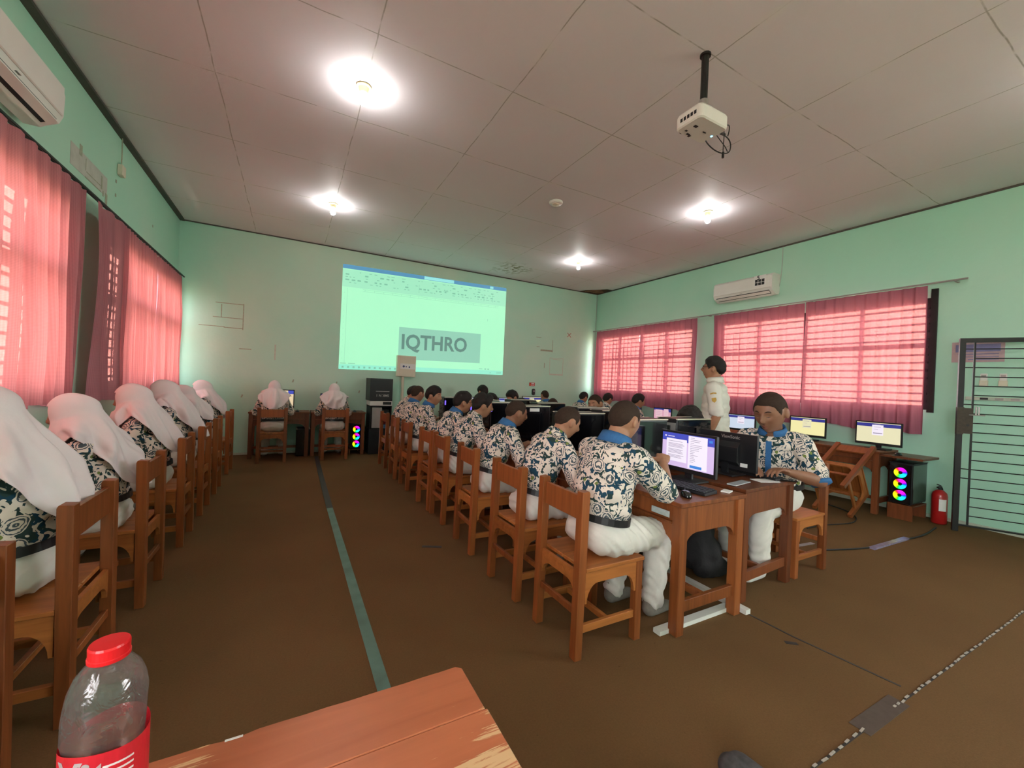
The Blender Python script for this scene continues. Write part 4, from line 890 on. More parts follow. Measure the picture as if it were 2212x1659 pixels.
def hand(b, Wp, f, palm, side, curl=0.5, sc=1.0, spread=0.0, point=False):
    """palm and five bent fingers; f = forearm direction, palm = palm normal, side = towards the thumb"""
    f = f.normalized(); side = (side-f*side.dot(f)).normalized(); pn = f.cross(side); pn = pn if pn.dot(palm) > 0 else -pn
    R = Matrix((f, side, pn)).transposed()
    b.ell(Wp+f*0.048*sc, (0.052*sc, 0.040*sc, 0.016*sc), R); b.cap(Wp-f*0.01, 0.024*sc, Wp+f*0.03*sc, 0.022*sc)
    for k in range(4):
        o = (0.030-0.0205*k)*sc; ln = (0.040, 0.045, 0.042, 0.032)[k]*sc; c = curl*(1+0.12*k)
        if point and k == 0: c = 0.15
        q0 = Wp+f*(0.086-0.004*abs(k-1.2))*sc+side*o
        d1 = (f*math.cos(c)+pn*math.sin(c)+side*spread*(1.5-k)).normalized(); q1 = q0+d1*ln
        d2 = (f*math.cos(2*c)+pn*math.sin(2*c)+side*spread*(1.5-k)).normalized(); q2 = q1+d2*ln*0.62
        d3 = (f*math.cos(2.8*c)+pn*math.sin(2.8*c)).normalized(); q3 = q2+d3*ln*0.42
        b.chain([q0-f*0.02*sc, q0, q1, q2, q3], [0.0105*sc, 0.0102*sc, 0.0092*sc, 0.0084*sc, 0.0074*sc])
    t0 = Wp+f*0.025*sc+side*0.026*sc; t1 = t0+(f*0.6+side*0.75+pn*0.3).normalized()*0.042*sc; t2 = t1+(f*0.9+side*0.15+pn*0.45).normalized()*0.032*sc
    b.chain([t0, t1, t2], [0.014*sc, 0.0112*sc, 0.0090*sc])
def person(label, loc, rz, lean=0.35, head_yaw=0.0, head_pitch=0.25, head_roll=0.0, skin=0, hair='crop', top='batik', vox=0.010, sc=1.0, group=None,
           wr=None, wl=None, hip=0.565, face=False, glasses=False, eyes='open', veil=False, collar=True, twist=0.0, fat=1.0, stand=False,
           knee=None, ankle=None, rpole=None, lpole=None, placket=False, curl=0.5, handdet=True, legs=True, sideb=0.0, rs=None, ls=None, seed=1, shead=1.0, socks=True, sleeve_len=1.0, neck_f=1.15, rpalm=None, rside=None, lpalm=None, lside=None, badge=False):
    root = None
    hipc = V((0, 0, hip)); Rt = Matrix.Rotation(twist, 3, 'Z')
    up1 = Rt @ dirv(lean*0.55); up2 = Rt @ dirv(lean*1.0); up3 = Rt @ dirv(lean*1.25)
    fwd = lambda u: (Rt @ V((0, 1, 0))).cross(u).normalized()
    lt = (Rt @ V((0, 1, 0))+V((0, 0, sideb))).normalized()
    waist = hipc+up1*0.13; chest = waist+up2*0.17; ush = chest+up3*0.13; nb = ush+up3*0.045
    SR = lambda sgn, u: ush+lt*(0.152*fat*sgn)+u*0.0
    hd = Rt @ dirv(lean*neck_f+head_pitch*0.35); hc = nb+hd*0.135*shead+Rt @ V((0.018, 0, 0))
    Rh = Rt @ Matrix.Rotation(head_yaw, 3, 'Z') @ Matrix.Rotation(head_pitch, 3, 'Y') @ Matrix.Rotation(head_roll, 3, 'X')
    Mh = Matrix.Translation(hc) @ Rh.to_4x4() @ Matrix.Diagonal((shead, shead, shead, 1))
    # arms
    arms = {}
    for sgn, w_, pole in ((-1, wr, rpole), (1, wl, lpole)):
        S = SR(sgn, up3)-up3*0.02
        W_ = V(w_) if w_ is not None else (V((0.40, sgn*0.16, 0.80)) if not stand else S+V((0.03, sgn*0.06, -0.50)))
        if w_ is None and not stand: W_ = Rt @ W_
        E_2, W_ = ik(S, W_, 0.285, 0.25, V(pole) if pole else V((-0.5, sgn*0.6, -0.8)))
        arms[sgn] = (S, E_2, W_)
    kn = []; an = []
    for sgn in (-1, 1):
        if stand: K = V((0.02, sgn*0.10, 0.50)); A = V((-0.02, sgn*0.10, 0.09))
        else:
            K = V((0.43, sgn*0.13, 0.505)); A = V((0.40, sgn*0.13, 0.09))
            if knee: K = V(knee[0 if sgn < 0 else 1])
            if ankle: A = V(ankle[0 if sgn < 0 else 1])
        kn.append(K); an.append(A)
    # ---- body
    b = Soft(); vs, fs = head_grid(head_pt); b.add([Mh @ v for v in vs], fs)
    for s in (() if veil else (-1, 1)):
        e = Mh @ head_pt(s*1.62, -0.05, 0.006); Re = Rh @ Matrix.Rotation(-s*0.30, 3, 'Z')
        b.ell(e, (0.019*shead, 0.009*shead, 0.032*shead), Re)
    b.cap(nb-up3*0.03, 0.060*fat, hc-Rh @ V((0.022, 0, 0.05)), 0.052*fat**0.5)
    b.ell(ush-up3*0.03, (0.085, 0.125, 0.07), Matrix((fwd(up3), lt, up3)).transposed()); b.ell(chest, (0.095, 0.12, 0.13), Matrix((fwd(up2), lt, up2)).transposed())
    b.cap(hipc, 0.10, waist, 0.09)
    for sgn in (-1, 1):
        S, E2, W_ = arms[sgn]; b.chain([S, S.lerp(E2, 0.5), E2, E2.lerp(W_, 0.35), W_], [0.048, 0.044*fat, 0.038*fat, 0.037*fat, 0.025])
        f = (W_-E2); pal = V((0, 0, -1)); sd = V((0, -sgn, 0))
        if sgn < 0 and rpalm: pal = V(rpalm); sd = V(rside)
        if sgn > 0 and lpalm: pal = V(lpalm); sd = V(lside)
        if stand: pal = V((0, -sgn, 0)); sd = V((1, 0, 0))
        hand(b, W_, f, pal, sd, curl)
    for i in range(2):
        hp = hipc+lt*(0.09*(-1 if i == 0 else 1)); b.chain([hp, kn[i], an[i]], [0.068, 0.048, 0.036])
        b.chain([an[i], an[i]+V((-0.02, 0, -0.045))], [0.036, 0.034]); b.cap(an[i]+V((-0.02, 0, -0.050)), 0.034, an[i]+V((0.13, 0, -0.062)), 0.026)
    root = b.fuse('person', SK[skin], None, vox, smooth=2)
    root.location = loc; root.rotation_euler = (0, 0, rz); root.scale = (sc, sc, sc); tag(root, label, 'person', group)
    # ---- hair
    if hair and not veil:
        th = {'crop': 0.005, 'short': 0.014, 'mess': 0.022, 'full': 0.020}[hair]
        def hf(az, el):
            d = el-hairline(az, hair); k = max(0.0, min(1.0, (d+0.02)/0.22)); t = -0.004+(th+0.004)*k**0.7
            if el > 0.1: t += th*0.55*max(0, math.sin(el))*(1 if hair != 'crop' else 0.4)
            if hair == 'mess': t += 0.014*k*noise.noise(head_pt(az, el)*26+V((seed, 0, 0)))+0.007*k*noise.noise(head_pt(az, el)*70)
            elif hair in ('full', 'short'): t += 0.006*k*noise.noise(head_pt(az, el)*30+V((seed, 0, 0)))
            return head_pt(az, el, t)
        vs, fs = head_grid(hf, 64, 48, cull=lambda a, e: e < hairline(a, hair)-0.12)
        MB().add([Mh @ v for v in vs], fs).build('hair', MT['hairb'] if hair == 'crop' else MT['hair'], root, smooth=True)
    if face:
        for s in (-1, 1):
            patch(Mh, s*0.17, s*0.60, 0.265, 0.030, 0.0012, 'eyebrow', MT['hairb'], root, bend=0.04)
            if eyes == 'open':
                ey = patch(Mh, s*0.26, s*0.50, 0.065, 0.042, 0.0018, 'eye', MT['eyew'], root); patch(Mh, s*0.34, s*0.43, 0.065, 0.036, 0.0030, 'iris', MT['iris'], ey)
                patch(Mh, s*0.24, s*0.52, 0.112, 0.010, 0.0032, 'eyelid', MT['hairb'], root, bend=0.012)
            else:
                patch(Mh, s*0.24, s*0.53, 0.02, 0.011, 0.0022, 'eyelid', MT['iris'], root, bend=-0.022)
        patch(Mh, -0.25, 0.25, -0.425, 0.038, 0.0010, 'lips', MT['lips'], root, bend=0.02); patch(Mh, -0.22, 0.22, -0.535, 0.046, 0.0010, 'lips', MT['lips'], root, bend=-0.03)
    if glasses:
        g = MB(); gm = MT['metal_b']
        for s in (-1, 1):
            ring = [Mh @ (head_pt(s*0.40, 0.07, 0.014)+V((0.004, 0.027*math.cos(t), 0.019*math.sin(t)))) for t in [2*PI*k/16 for k in range(17)]]
            g.tube(ring, 0.0022, 6, cap=False); g.tube([Mh @ (head_pt(s*0.40, 0.07, 0.014)+V((0.0, s*0.027, 0.006))), Mh @ head_pt(s*1.1, 0.10, 0.012), Mh @ head_pt(s*1.62, 0.12, 0.010)], 0.0022, 6)
        g.tube([Mh @ (head_pt(-0.40, 0.07, 0.014)+V((0.004, 0.027, 0.004))), Mh @ (head_pt(0.40, 0.07, 0.014)+V((0.004, -0.027, 0.004)))], 0.0022, 6); g.build('glasses', gm, root)
    # ---- shirt
    R1, R2, R3 = [Matrix((fwd(u), lt, u)).transposed() for u in (up1, up2, up3)]
    s_ = Soft(); ft = fat
    s_.ell(waist+up1*0.0, (0.118*ft, 0.160*ft, 0.10), R1); s_.ell(waist.lerp(chest, 0.5)+fwd(up2)*-0.008, (0.122*ft, 0.168*ft, 0.12), R2)
    s_.ell(chest+fwd(up2)*-0.010, (0.122*ft, 0.172*ft, 0.13), R2); s_.ell(ush-up3*0.035+fwd(up3)*-0.008, (0.108*ft, 0.178*ft, 0.085), R3)
    s_.cap(ush-lt*0.13*ft, 0.063, ush+lt*0.13*ft, 0.063); s_.cap(ush, 0.085, nb+up3*0.005, 0.062)
    if stand: s_.ell(hipc+V((0, 0, -0.02)), (0.135*ft, 0.178*ft, 0.14)); s_.ell(hipc+V((0, 0, 0.08)), (0.130*ft, 0.170*ft, 0.13))
    for sgn in (-1, 1):
        S, E2, W_ = arms[sgn]; k = 0.88*sleeve_len
        e = S.lerp(E2, min(k, 1)); s_.chain([S, S.lerp(E2, 0.5*min(k, 1)), e], [0.069*ft, 0.064*ft, 0.060*ft])
        if k > 1: s_.cap(E2, 0.058, E2.lerp(W_, k-1), 0.055)
    wz = waist.z
    def fold(c):
        q = V((c.x*7+seed, c.y*7, c.z*11)); n1 = noise.noise(q)*0.010; n2 = (0.5-abs(noise.noise(V((c.x*9, c.y*9+seed, c.z*20)))))*0.012
        low = max(0, min(1, (wz+0.16-c.z)/0.16)); return n1+n2*(0.35+1.5*low)-0.002
    mt = MT['batik'] if top == 'batik' else MT['shirtw']
    shirt_o = s_.fuse('shirt', mt, root, max(vox, 0.008)*1.15, smooth=3, fold=fold)
    if collar and not veil:
        c = Soft(); cr = 0.064*ft; cc = nb+up3*0.018+fwd(up3)*-0.002; n = 22; vs = []; fs = []
        for i in range(n+1):
            t = 0.28+(2*PI-0.56)*i/n; dd = fwd(up3)*math.cos(t)+lt*math.sin(t); ev = 0.5-0.5*math.cos(t)
            for rr, hh in ((cr-0.004, -0.01), (cr-0.002, 0.020+0.012*ev), (cr+0.003, 0.025+0.012*ev), (cr+0.010, 0.012), (cr+0.020, -0.014-0.010*ev), (cr+0.012, -0.018-0.010*ev)): vs.append(cc+dd*rr*(1 if abs(math.sin(t)) < 0.5 else 1.08)+up3*hh)
        for i in range(n):
            for k in range(5): fs.append((i*6+k, (i+1)*6+k, (i+1)*6+k+1, i*6+k+1))
        c.add(vs, fs); c.build('collar', MT['blue'] if collar == True and top == 'batik' else mt, shirt_o, smooth=True)
    if placket:
        vs = []; fs = []; n = 14
        for i in range(n+1):
            t = i/n; cpt = (waist-up1*0.06).lerp(ush+up3*0.02, t) if False else None
            if t < 0.5: base = (waist-up1*0.05).lerp(chest, t*2); rr = 0.128*ft; uu = up2
            else: base = chest.lerp(ush+up3*0.02, (t-0.5)*2); rr = (0.128-0.035*(t-0.5)*2)*ft; uu = up3
            for y in (-0.019, 0.0, 0.019): vs.append(base+fwd(uu)*(rr+0.006)+lt*y)
        for i in range(n):
            for k in range(2): fs.append((i*3+k, i*3+k+1, (i+1)*3+k+1, (i+1)*3+k))
        o = MB().add(vs, fs).build('placket', MT['blue'], shirt_o, smooth=True)
        for sgn in (-1, 1):
            S, E2, W_ = arms[sgn]; e = S.lerp(E2, 0.88*sleeve_len); d = (E2-S).normalized()
            Soft().tube([e-d*0.012+d*0.045, e+d*0.012+d*0.045], [0.056*ft, 0.054*ft], 20).build('sleeve_band', MT['blue'], shirt_o, smooth=True)
    # ---- trousers or skirt, belt
    if legs:
        t_ = Soft(); t_.ell(hipc+V((0.0, 0, -0.005)), (0.128*ft, 0.175*ft, 0.112)); t_.ell(hipc+up1*0.05, (0.112*ft, 0.155*ft, 0.07), R1)
        if not stand:
            for sgn in (-1, 1): t_.ell(hipc+V((-0.035, sgn*0.072*ft, -0.02)), (0.085, 0.090*ft, 0.085))
        lw = 1.35 if veil else 1.0
        for i in range(2):
            sg = -1 if i == 0 else 1; hp = hipc+V((0.02, sg*0.085*ft, -0.012)); k0 = kn[i]; a0 = an[i]+V((0, 0, 0.0))
            t_.chain([hp, hp.lerp(k0, 0.55), k0], [0.096*ft, 0.086*ft, 0.072*ft]); t_.chain([k0, k0.lerp(a0, 0.5), a0], [0.070*ft, 0.064*lw*ft, 0.062*lw])
        def fold2(c):
            q = V((c.x*16+seed, c.y*9, c.z*9)); low = max(0, min(1, (0.32-c.z)/0.25))
            w_ = 0.5-abs(noise.noise(V(((c.x+c.z*0.8)*24, c.y*4, (c.z-c.x*0.5)*3+seed)))); return (0.5-abs(noise.noise(q)))*0.006+w_*0.022+noise.noise(V((c.x*5, c.y*5, c.z*26+seed)))*0.012*low-0.011
        t_.fuse('trousers' if not veil else 'skirt', MT['trous'] if not stand else MT['shirtw'], root, max(vox, 0.009)*1.25, smooth=3, fold=fold2)
        if socks:
            for i in range(2):
                k_ = Soft(); a0 = an[i]; k_.chain([a0+V((-0.005, 0, 0.03)), a0+V((-0.02, 0, -0.045))], [0.045, 0.043]); k_.cap(a0+V((-0.02, 0, -0.046)), 0.043, a0+V((0.13, 0, -0.058)), 0.032)
                k_.fuse('sock', MT['sock'] if socks != 'white' else MT['sockw'], root, 0.011, smooth=2)
        if not stand:
            vs = []; fs = []; n = 32; wc = waist-up1*0.050
            for i in range(n):
                t = 2*PI*i/n
                for rr, h_ in ((0.0, -0.018), (0.004, -0.018), (0.004, 0.018), (0.0, 0.018)): vs.append(wc+fwd(up1)*math.cos(t)*(0.124*ft+rr)+lt*math.sin(t)*(0.166*ft+rr)+up1*h_)
            for i in range(n):
                for k in range(4): fs.append((i*4+k, i*4+(k+1) % 4, ((i+1) % n)*4+(k+1) % 4, ((i+1) % n)*4+k))
            MB().add(vs, fs).build('belt', MT['belt'], root)
    if badge:
        S, E2, W_ = arms[1 if badge > 0 else -1]; sg = 1 if badge > 0 else -1; d = (E2-S).normalized(); n_ = lt*sg; n_ = (n_-d*n_.dot(d)).normalized(); q = n_.cross(d)
        c0 = S.lerp(E2, 0.52)+n_*0.069
        MB().add([c0+q*a*0.020-d*bb+n_*0.002*0 for a, bb in ((-1, 0.022), (1, 0.022), (1.05, -0.008), (0, -0.030), (-1.05, -0.008))], [(0, 1, 2, 3, 4)]).build('emblem', MT['gold'], shirt_o)
        c1 = S.lerp(E2, 0.30)+n_*0.073; MB().add([c1+q*a*0.028-d*bb for a, bb in ((-1, 0.008), (0, 0.014), (1, 0.008), (1, -0.006), (0, 0.0), (-1, -0.006))], [(0, 1, 2, 3, 4, 5)]).build('emblem', MT['gold'], shirt_o)
    # ---- veil
    if veil:
        vd = veil if isinstance(veil, dict) else {}
        na = 72; vs = []; fs = []; base = nb+up3*0.01; rows = []
        els = [PI/2-0.02, 1.35, 1.1, 0.85, 0.6, 0.35, 0.1, -0.12]
        def hrow(az, el): 
            k = 0.011+(0.020*g2(abs(az), el, PI, 0.05, 0.9, 0.5)); return Mh @ head_pt(az, el, k)
        ns = 16; bk = vd.get('back', 0.34); fr = vd.get('front', 0.20); ph = seed*1.7
        for j, el in enumerate(els): rows.append([hrow(-PI+2*PI*i/na, el) for i in range(na)])
        rowsn = []
        for k in range(1, ns+1):
            s = k/ns; row = []
            for i in range(na):
                az = -PI+2*PI*i/na; azt = az+head_yaw*0.5*(1-s); ca = math.cos(az); sa = math.sin(az)
                S0 = rows[len(els)-1][i]
                drop = -0.005+bk*max(0, -ca)**1.4+fr*max(0, ca)**1.8; ry = 0.205+0.02*abs(ca); rx = (0.135+0.035*max(0, -ca)) if ca < 0 else 0.17
                Hm = base+fwd(up3)*rx*ca+lt*ry*sa-up3*drop+V((0, 0, -0.0))
                out = math.sin(PI*s)*(0.030 if ca < 0 else 0.012)
                rad = (fwd(up3)*ca+lt*sa)
                fo = ((0.5-abs(math.sin(3.5*az+ph+1.8*s+2.5*noise.noise(V((az*0.9, s*1.2, ph))))))*0.062+(0.5-abs(math.sin(8*az+ph*2-2.5*s)))*0.018+0.03*noise.noise(V((az*2.2, s*1.6, ph))))*min(1, s*2.2)*(0.7+0.5*s)
                s2 = s if ca > 0 else s**0.9
                row.append(S0.lerp(Hm, s2)+rad*(out+fo+0.016*min(1, s*2)))
            rowsn.append(row)
        allr = rows+rowsn
        for rw in allr: vs += rw
        nr = len(allr)
        for j in range(nr-1):
            for i in range(na):
                az = -PI+2*PI*(i+.5)/na
                if abs(az) < 0.66 and 4 <= j <= len(els)+1: continue
                fs.append((j*na+i, j*na+(i+1) % na, (j+1)*na+(i+1) % na, (j+1)*na+i))
        fs.append(tuple(range(na)))
        mb = MB().add(vs, fs); o = mb.build('veil', MT['hijab'], root, smooth=True)
        sd = o.modifiers.new('s', 'SOLIDIFY'); sd.thickness = 0.003; sd.offset = 1
        sb = o.modifiers.new('ss', 'SUBSURF'); sb.levels = 1; sb.render_levels = 1
    return root
# ================================================================ PLACING THINGS
gA = 'wooden chairs along the middle row'; gL = 'wooden chairs of the veiled girls'
rowA = [(1.52, 1.81, 0.0, 'wooden chair in front of all others, under the boy touching the lit screen'),
        (1.51, 2.42, 0.02, 'wooden chair with pale scratches on its back rail, second of the middle row'),
        (1.52, 3.16, -0.02, 'third wooden chair of the middle row counted from the lit screen'),
        (1.53, 3.90, 0.0, 'wooden chair under the tousle-haired boy in the middle row'),
        (1.52, 4.36, 0.03, 'wooden chair under the boy in dark glasses'),
        (1.51, 5.20, 0.0, 'wooden chair under the boy looking aside, sixth of the middle row'),
        (1.50, 5.82, -0.03, 'reddish wooden chair just before the last chair of the middle row'),
        (1.50, 6.56, 0.05, 'last wooden chair of the middle row, beside the black equipment rack')]
for x, y, a, l in rowA: chair(x, y, a, l, gA)
rowL = [(1.57, 'wooden chair at the picture edge, only its back post beside the closest veiled girl'),
        (2.37, 'big wooden chair behind the water bottle, under the closest veiled girl'),
        (3.24, 'wooden chair under the second veiled girl by the salmon curtain'),
        (4.17, 'wooden chair under the third veiled girl by the salmon curtain'),
        (4.97, 'wooden chair under the fourth veiled girl by the salmon curtain'),
        (5.75, 'wooden chair under the fifth veiled girl by the salmon curtain'),
        (6.78, 'wooden chair under the last veiled girl of the curtain side row')]
for k, (y, l) in enumerate(rowL):
    o = chair(-0.93, y, PI+0.02*math.sin(k*3), l, gL)
    if k == 1: o.scale = (1.0, 1.14, 1.0)
chair(-0.24, 7.46, PI/2, 'wooden chair under the girl at the end desk nearer the curtains', gL)
chair(0.65, 7.46, PI/2+0.03, 'wooden chair under the girl at the end desk with the coloured fan lights', gL)
gB = 'chairs on the hidden side of the middle row'
chair(3.58, 1.84, PI, 'wooden chair under the boy facing the camera', gB)
for y, l in ((2.52, 'chair hidden behind the computers, under the boy with thick wavy hair'), (3.95, 'chair under the smiling boy resting his chin on his hand'), (4.86, 'chair under the shaven-headed boy behind the computers'),
             (5.55, 'chair under the boy with only his dark crown showing'), (6.10, 'chair under the boy whose forehead shows over the computers'), (6.66, 'chair under the far boy whose round hair cap shows')):
    chair(3.58, y, PI, l, gB)
gW = 'chairs at the pink curtain wall and end wall'
for x, y, a, l in ((5.38, 5.42, 0, 'chair under the boy closest to the pink lit monitor'), (5.38, 6.2, 0, 'chair under the middle boy at the pink curtain'), (5.38, 6.98, 0, 'chair under the boy in the far corner'),
                   (3.25, 7.0, PI/2, 'chair under the boy facing the end wall below the projection'), (4.66, 6.95, PI/2, 'chair under the boy facing the yellow monitor')):
    chair(x, y, a, l, gW)
chair(5.56, 2.40, 0, 'empty wooden chair tipped forward against the wall desk near the fire extinguisher', gW, (0, 1.05, 0), 0.195)
chair(5.58, 3.98, 0, 'empty wooden chair tipped against the wall desk behind the teacher', gW, (0, 1.02, 0), 0.19)
# ---------------------------------------------------------------- desks
gD = 'wooden desks of the middle rows'
d1 = make_desk('computer_desk', 1.25, 0.58, 'reddish wooden desk nearest the camera, with the lit exam screen on it', (2.22, 2.15, 0), 0, gD)
MB().b2((-0.3085, -0.56, 0.655), (-0.306, -0.43, 0.69)).build('sticker', mat('grey_worn_sticker', (0.45, 0.50, 0.48), 0.5, var=0.3, scale=60), d1)
for k, l in ((1, 'wooden desk of the second and third computers in the middle row'), (2, 'wooden desk halfway along the middle row'), (3, 'wooden desk at the rack end of the middle row')):
    o = make_desk('computer_desk', 1.25, 0.58, l, (2.22, 2.15+1.27*k, 0), 0, gD)
make_desk('computer_desk', 1.25, 0.66, 'darker wooden desk behind the nearest one, in front of the boy facing the camera', (2.925, 2.24, 0), 0.06, gD, ('wood_d', 'wood_d'))
for k, l in ((1, 'dark desk behind the computer towers, used by the smiling boy'), (2, 'dark desk behind the computer towers, halfway down'), (3, 'dark desk behind the computer towers, near the end wall')):
    make_desk('computer_desk', 1.25, 0.62, l, (2.93, 2.28+1.28*k, 0), 0, gD, ('wood_d', 'wood_d'))
gE = 'wooden desks along the walls'
dr = make_desk('computer_desk', 1.2, 0.50, 'dark wall desk beside the fire extinguisher, with a pale lit monitor', (6.42, 2.76, 0), 0, gE, ('wood_d', 'wood_d'))
MB().b2((-0.24, -0.98, -0.05+0.75), (0.24, -0.58, 0.725)).build('shelf', MT['wood_d'], dr, bevel=0.003)
for y, l in ((4.10, 'wall desk behind the standing teacher'), (5.42, 'wall desk carrying the pink lit monitor'), (6.80, 'wall desk in the far corner by the pink curtain')):
    make_desk('computer_desk', 1.2, 0.50, l, (6.42, y, 0), 0, gE, ('wood_d', 'wood_d'))
make_desk('computer_desk', 0.86, 0.42, 'end wall desk nearer the salmon curtains, with a cream page on its monitor', (-0.15, 7.845, 0), PI/2, gE, ('wood_d', 'wood_d'))
make_desk('computer_desk', 0.86, 0.42, 'end wall desk beside the equipment rack, coloured fan lights under it', (0.745, 7.845, 0), PI/2, gE, ('wood_d', 'wood_d'))
make_desk('computer_desk', 1.25, 0.45, 'end wall desk below the projected taskbar', (3.30, 7.82, 0), PI/2, gE, ('wood_d', 'wood_d'))
make_desk('computer_desk', 1.25, 0.45, 'end wall desk below the small red sign, with the yellow monitor', (4.62, 7.82, 0), PI/2, gE, ('wood_d', 'wood_d'))
for y, l in ((2.55, 'curtain wall desk in front of the closest veiled girl'), (3.85, 'curtain wall desk in front of the third veiled girl'), (5.15, 'curtain wall desk in front of the fourth veiled girl'), (6.55, 'curtain wall desk in front of the last veiled girl')):
    make_desk('computer_desk', 1.25, 0.30, l, (-1.43, y, 0), 0, gE, ('wood_d', 'wood_d'))
# ---------------------------------------------------------------- screens, towers, keyboards
random.seed(11); gM = 'computer monitors'; zt = 0.752
make_monitor('monitor', 'lit monitor showing a purple and blue exam page, touched by the front boy', (2.45, 1.905, zt), PI, 'exam', gM, 0.45, 0.28, 0.055)
make_monitor('monitor', 'black back of a monitor lettered ViewSonic facing the camera', (2.99, 1.97, zt), 0.0, 'back', gM, 0.47, 0.275, 0.045, logo=True)
make_monitor('monitor', 'dark monitor half hidden behind the third boy of the middle row', (2.45, 3.33, zt), PI, 'back', gM, 0.44, 0.26, 0.05)
make_monitor('monitor', 'lit pale yellow monitor beside the folded tipped chair, closest to the iron gate', (6.44, 2.27, zt), PI, 'login_pale', gM, 0.46, 0.29, 0.05)
make_monitor('monitor', 'lit bright yellow monitor half hidden behind the boy facing the camera', (6.44, 3.06, zt), PI, 'login_yellow', gM, 0.46, 0.28, 0.05)
make_monitor('monitor', 'lit bluish white monitor with a navy header right behind the teacher', (6.44, 4.02, zt), PI, 'login_white', gM, 0.46, 0.26, 0.02)
make_monitor('monitor', 'small pink lit monitor under the pink curtain of the far window', (6.44, 5.62, zt), PI, 'pink', gM, 0.44, 0.25, 0.02)
make_monitor('monitor', 'monitor at the far corner wall desk in front of the middle boy', (6.44, 6.40, zt), PI, 'pink', gM, 0.44, 0.25, 0.02)
make_monitor('monitor', 'lit cream monitor next to the girl at the end desk nearer the curtains', (-0.17, 7.88, zt), -PI/2, 'page', gM, 0.44, 0.31, 0.05)
make_monitor('monitor', 'blue lit monitor mostly covered by the girl near the equipment rack', (0.64, 7.88, zt), -PI/2, 'exam', gM, 0.38, 0.28, 0.03)
make_monitor('monitor', 'lit yellow monitor on the end wall desk under the small red sign', (4.74, 7.80, zt), -PI/2, 'login_yellow', gM, 0.50, 0.31, 0.04)
make_monitor('monitor', 'lit white monitor on the end wall desk behind a cropped head', (4.12, 7.80, zt), -PI/2, 'login_white', gM, 0.44, 0.27, 0.04)
make_monitor('monitor', 'monitor in front of the boy facing the end wall below the projection', (3.25, 7.80, zt), -PI/2, 'exam', gM, 0.44, 0.27, 0.04)
gT = 'black computer towers standing between the two middle rows'
TA = [(2.40, 2.325, None, False, 'black computer tower behind the lit exam screen'), (2.25, 2.885, None, False, 'black computer tower seen between the heads of the first two boys'),
      (2.27, 3.785, None, True, 'black computer tower with a white paper label, between the second and third boys'), (2.26, 4.385, 1, False, 'black computer tower with a purple light next to the tousle-haired boy'),
      (2.24, 4.95, 2, False, 'black computer tower with purple lights behind the boy in glasses'), (2.10, 5.55, 1, True, 'black computer tower with a white paper label, farthest of the row')]
for x, y, gl_, pp, l in TA: make_tower(l, (x, y, zt), PI, False, gl_, pp, gT, hh=0.392)
for y, l in ((2.335, 'computer tower seen from its grey cabled rear, beside the thick-haired boy'), (3.22, 'black computer tower in front of the smiling boy, the nearer one'), (3.62, 'black computer tower just under the smiling boy and his hand'),
             (4.44, 'black computer tower in front of the shaven-headed boy'), (5.15, 'black computer tower on the hidden desks near the far boys')):
    make_tower(l, (2.94, y, zt), 0, False, None, False, gT, rear=True, hh=0.392)
make_tower('black computer tower with three rainbow fans by the fire extinguisher', (6.42, 1.97, 0.175), PI, True, grp='towers with coloured fans', hh=0.47)
make_tower('black computer tower with three rainbow fans beside the equipment rack', (1.04, 7.84, 0.10), -PI/2, True, grp='towers with coloured fans', hh=0.44, dp=0.38)
t = make_tower('dark computer tower with one cyan light under the end wall desk', (0.20, 7.86, 0.0), -PI/2, False, hh=0.46, dp=0.36)
MB().tube([(0.188, 0.05, 0.35), (0.192, 0.05, 0.35)], 0.010, 12).build('power_light', MT['c_glow'], t)
tag(MB().b2((6.22, 1.86, 0), (6.24, 2.08, 0.17)).b2((6.60, 1.86, 0), (6.62, 2.08, 0.17)).b2((6.22, 1.86, 0.155), (6.62, 2.08, 0.172)).build('tower_stand', MT['wood_d']), 'low wooden stand under the rainbow fan computer by the extinguisher', 'stand')
tag(MB().b2((0.93, 7.66, 0), (0.95, 8.0, 0.085)).b2((1.13, 7.66, 0), (1.15, 8.0, 0.085)).b2((0.93, 7.66, 0.08), (1.15, 8.0, 0.098)).build('tower_stand', MT['wood_d']), 'low dark stand under the rainbow fan computer by the rack', 'stand')
make_keyboard('black keyboard under the lit exam screen', (2.235, 1.80, zt), 0.12, 'keyboards')
make_mouse('shiny black mouse on the nearest desk corner', (2.09, 1.625, zt), 0.9, 'computer mice')
make_keyboard('black keyboard on the darker desk behind the lettered monitor', (3.16, 1.88, zt), PI, 'keyboards')
for x, y, l in ((0.10, 7.70, 'small black mouse on the end wall desk with the cream page'), (1.00, 7.70, 'small black mouse on the end wall desk above the rainbow fans')): make_mouse(l, (x, y, zt), -PI/2, 'computer mice')
make_mouse('black mouse on the shelf end of the wall desk near the gate', (6.28, 2.02, 0.727), PI, 'computer mice')
tag(MB().box((2.44, 1.60, zt+0.004), (0.07, 0.05, 0.008), (0, 0, 0.3)).build('sticky_note', MT['paper']), 'small crumpled white paper by the exam keyboard', 'paper')
tag(MB().box((2.74, 1.71, zt+0.006), (0.22, 0.06, 0.006), (0, 0, 0.15)).build('glass_ruler', mat('shiny_clear_sheet', (0.55, 0.58, 0.62), 0.1)), 'shiny clear strip lying on the darker desk edge', 'ruler')
tag(MB().box((3.03, 1.70, zt+0.003), (0.16, 0.10, 0.004), (0, 0, -0.3)).build('paper_sheet', MT['paper']), 'white paper lying under the hands of the boy facing the camera', 'paper')
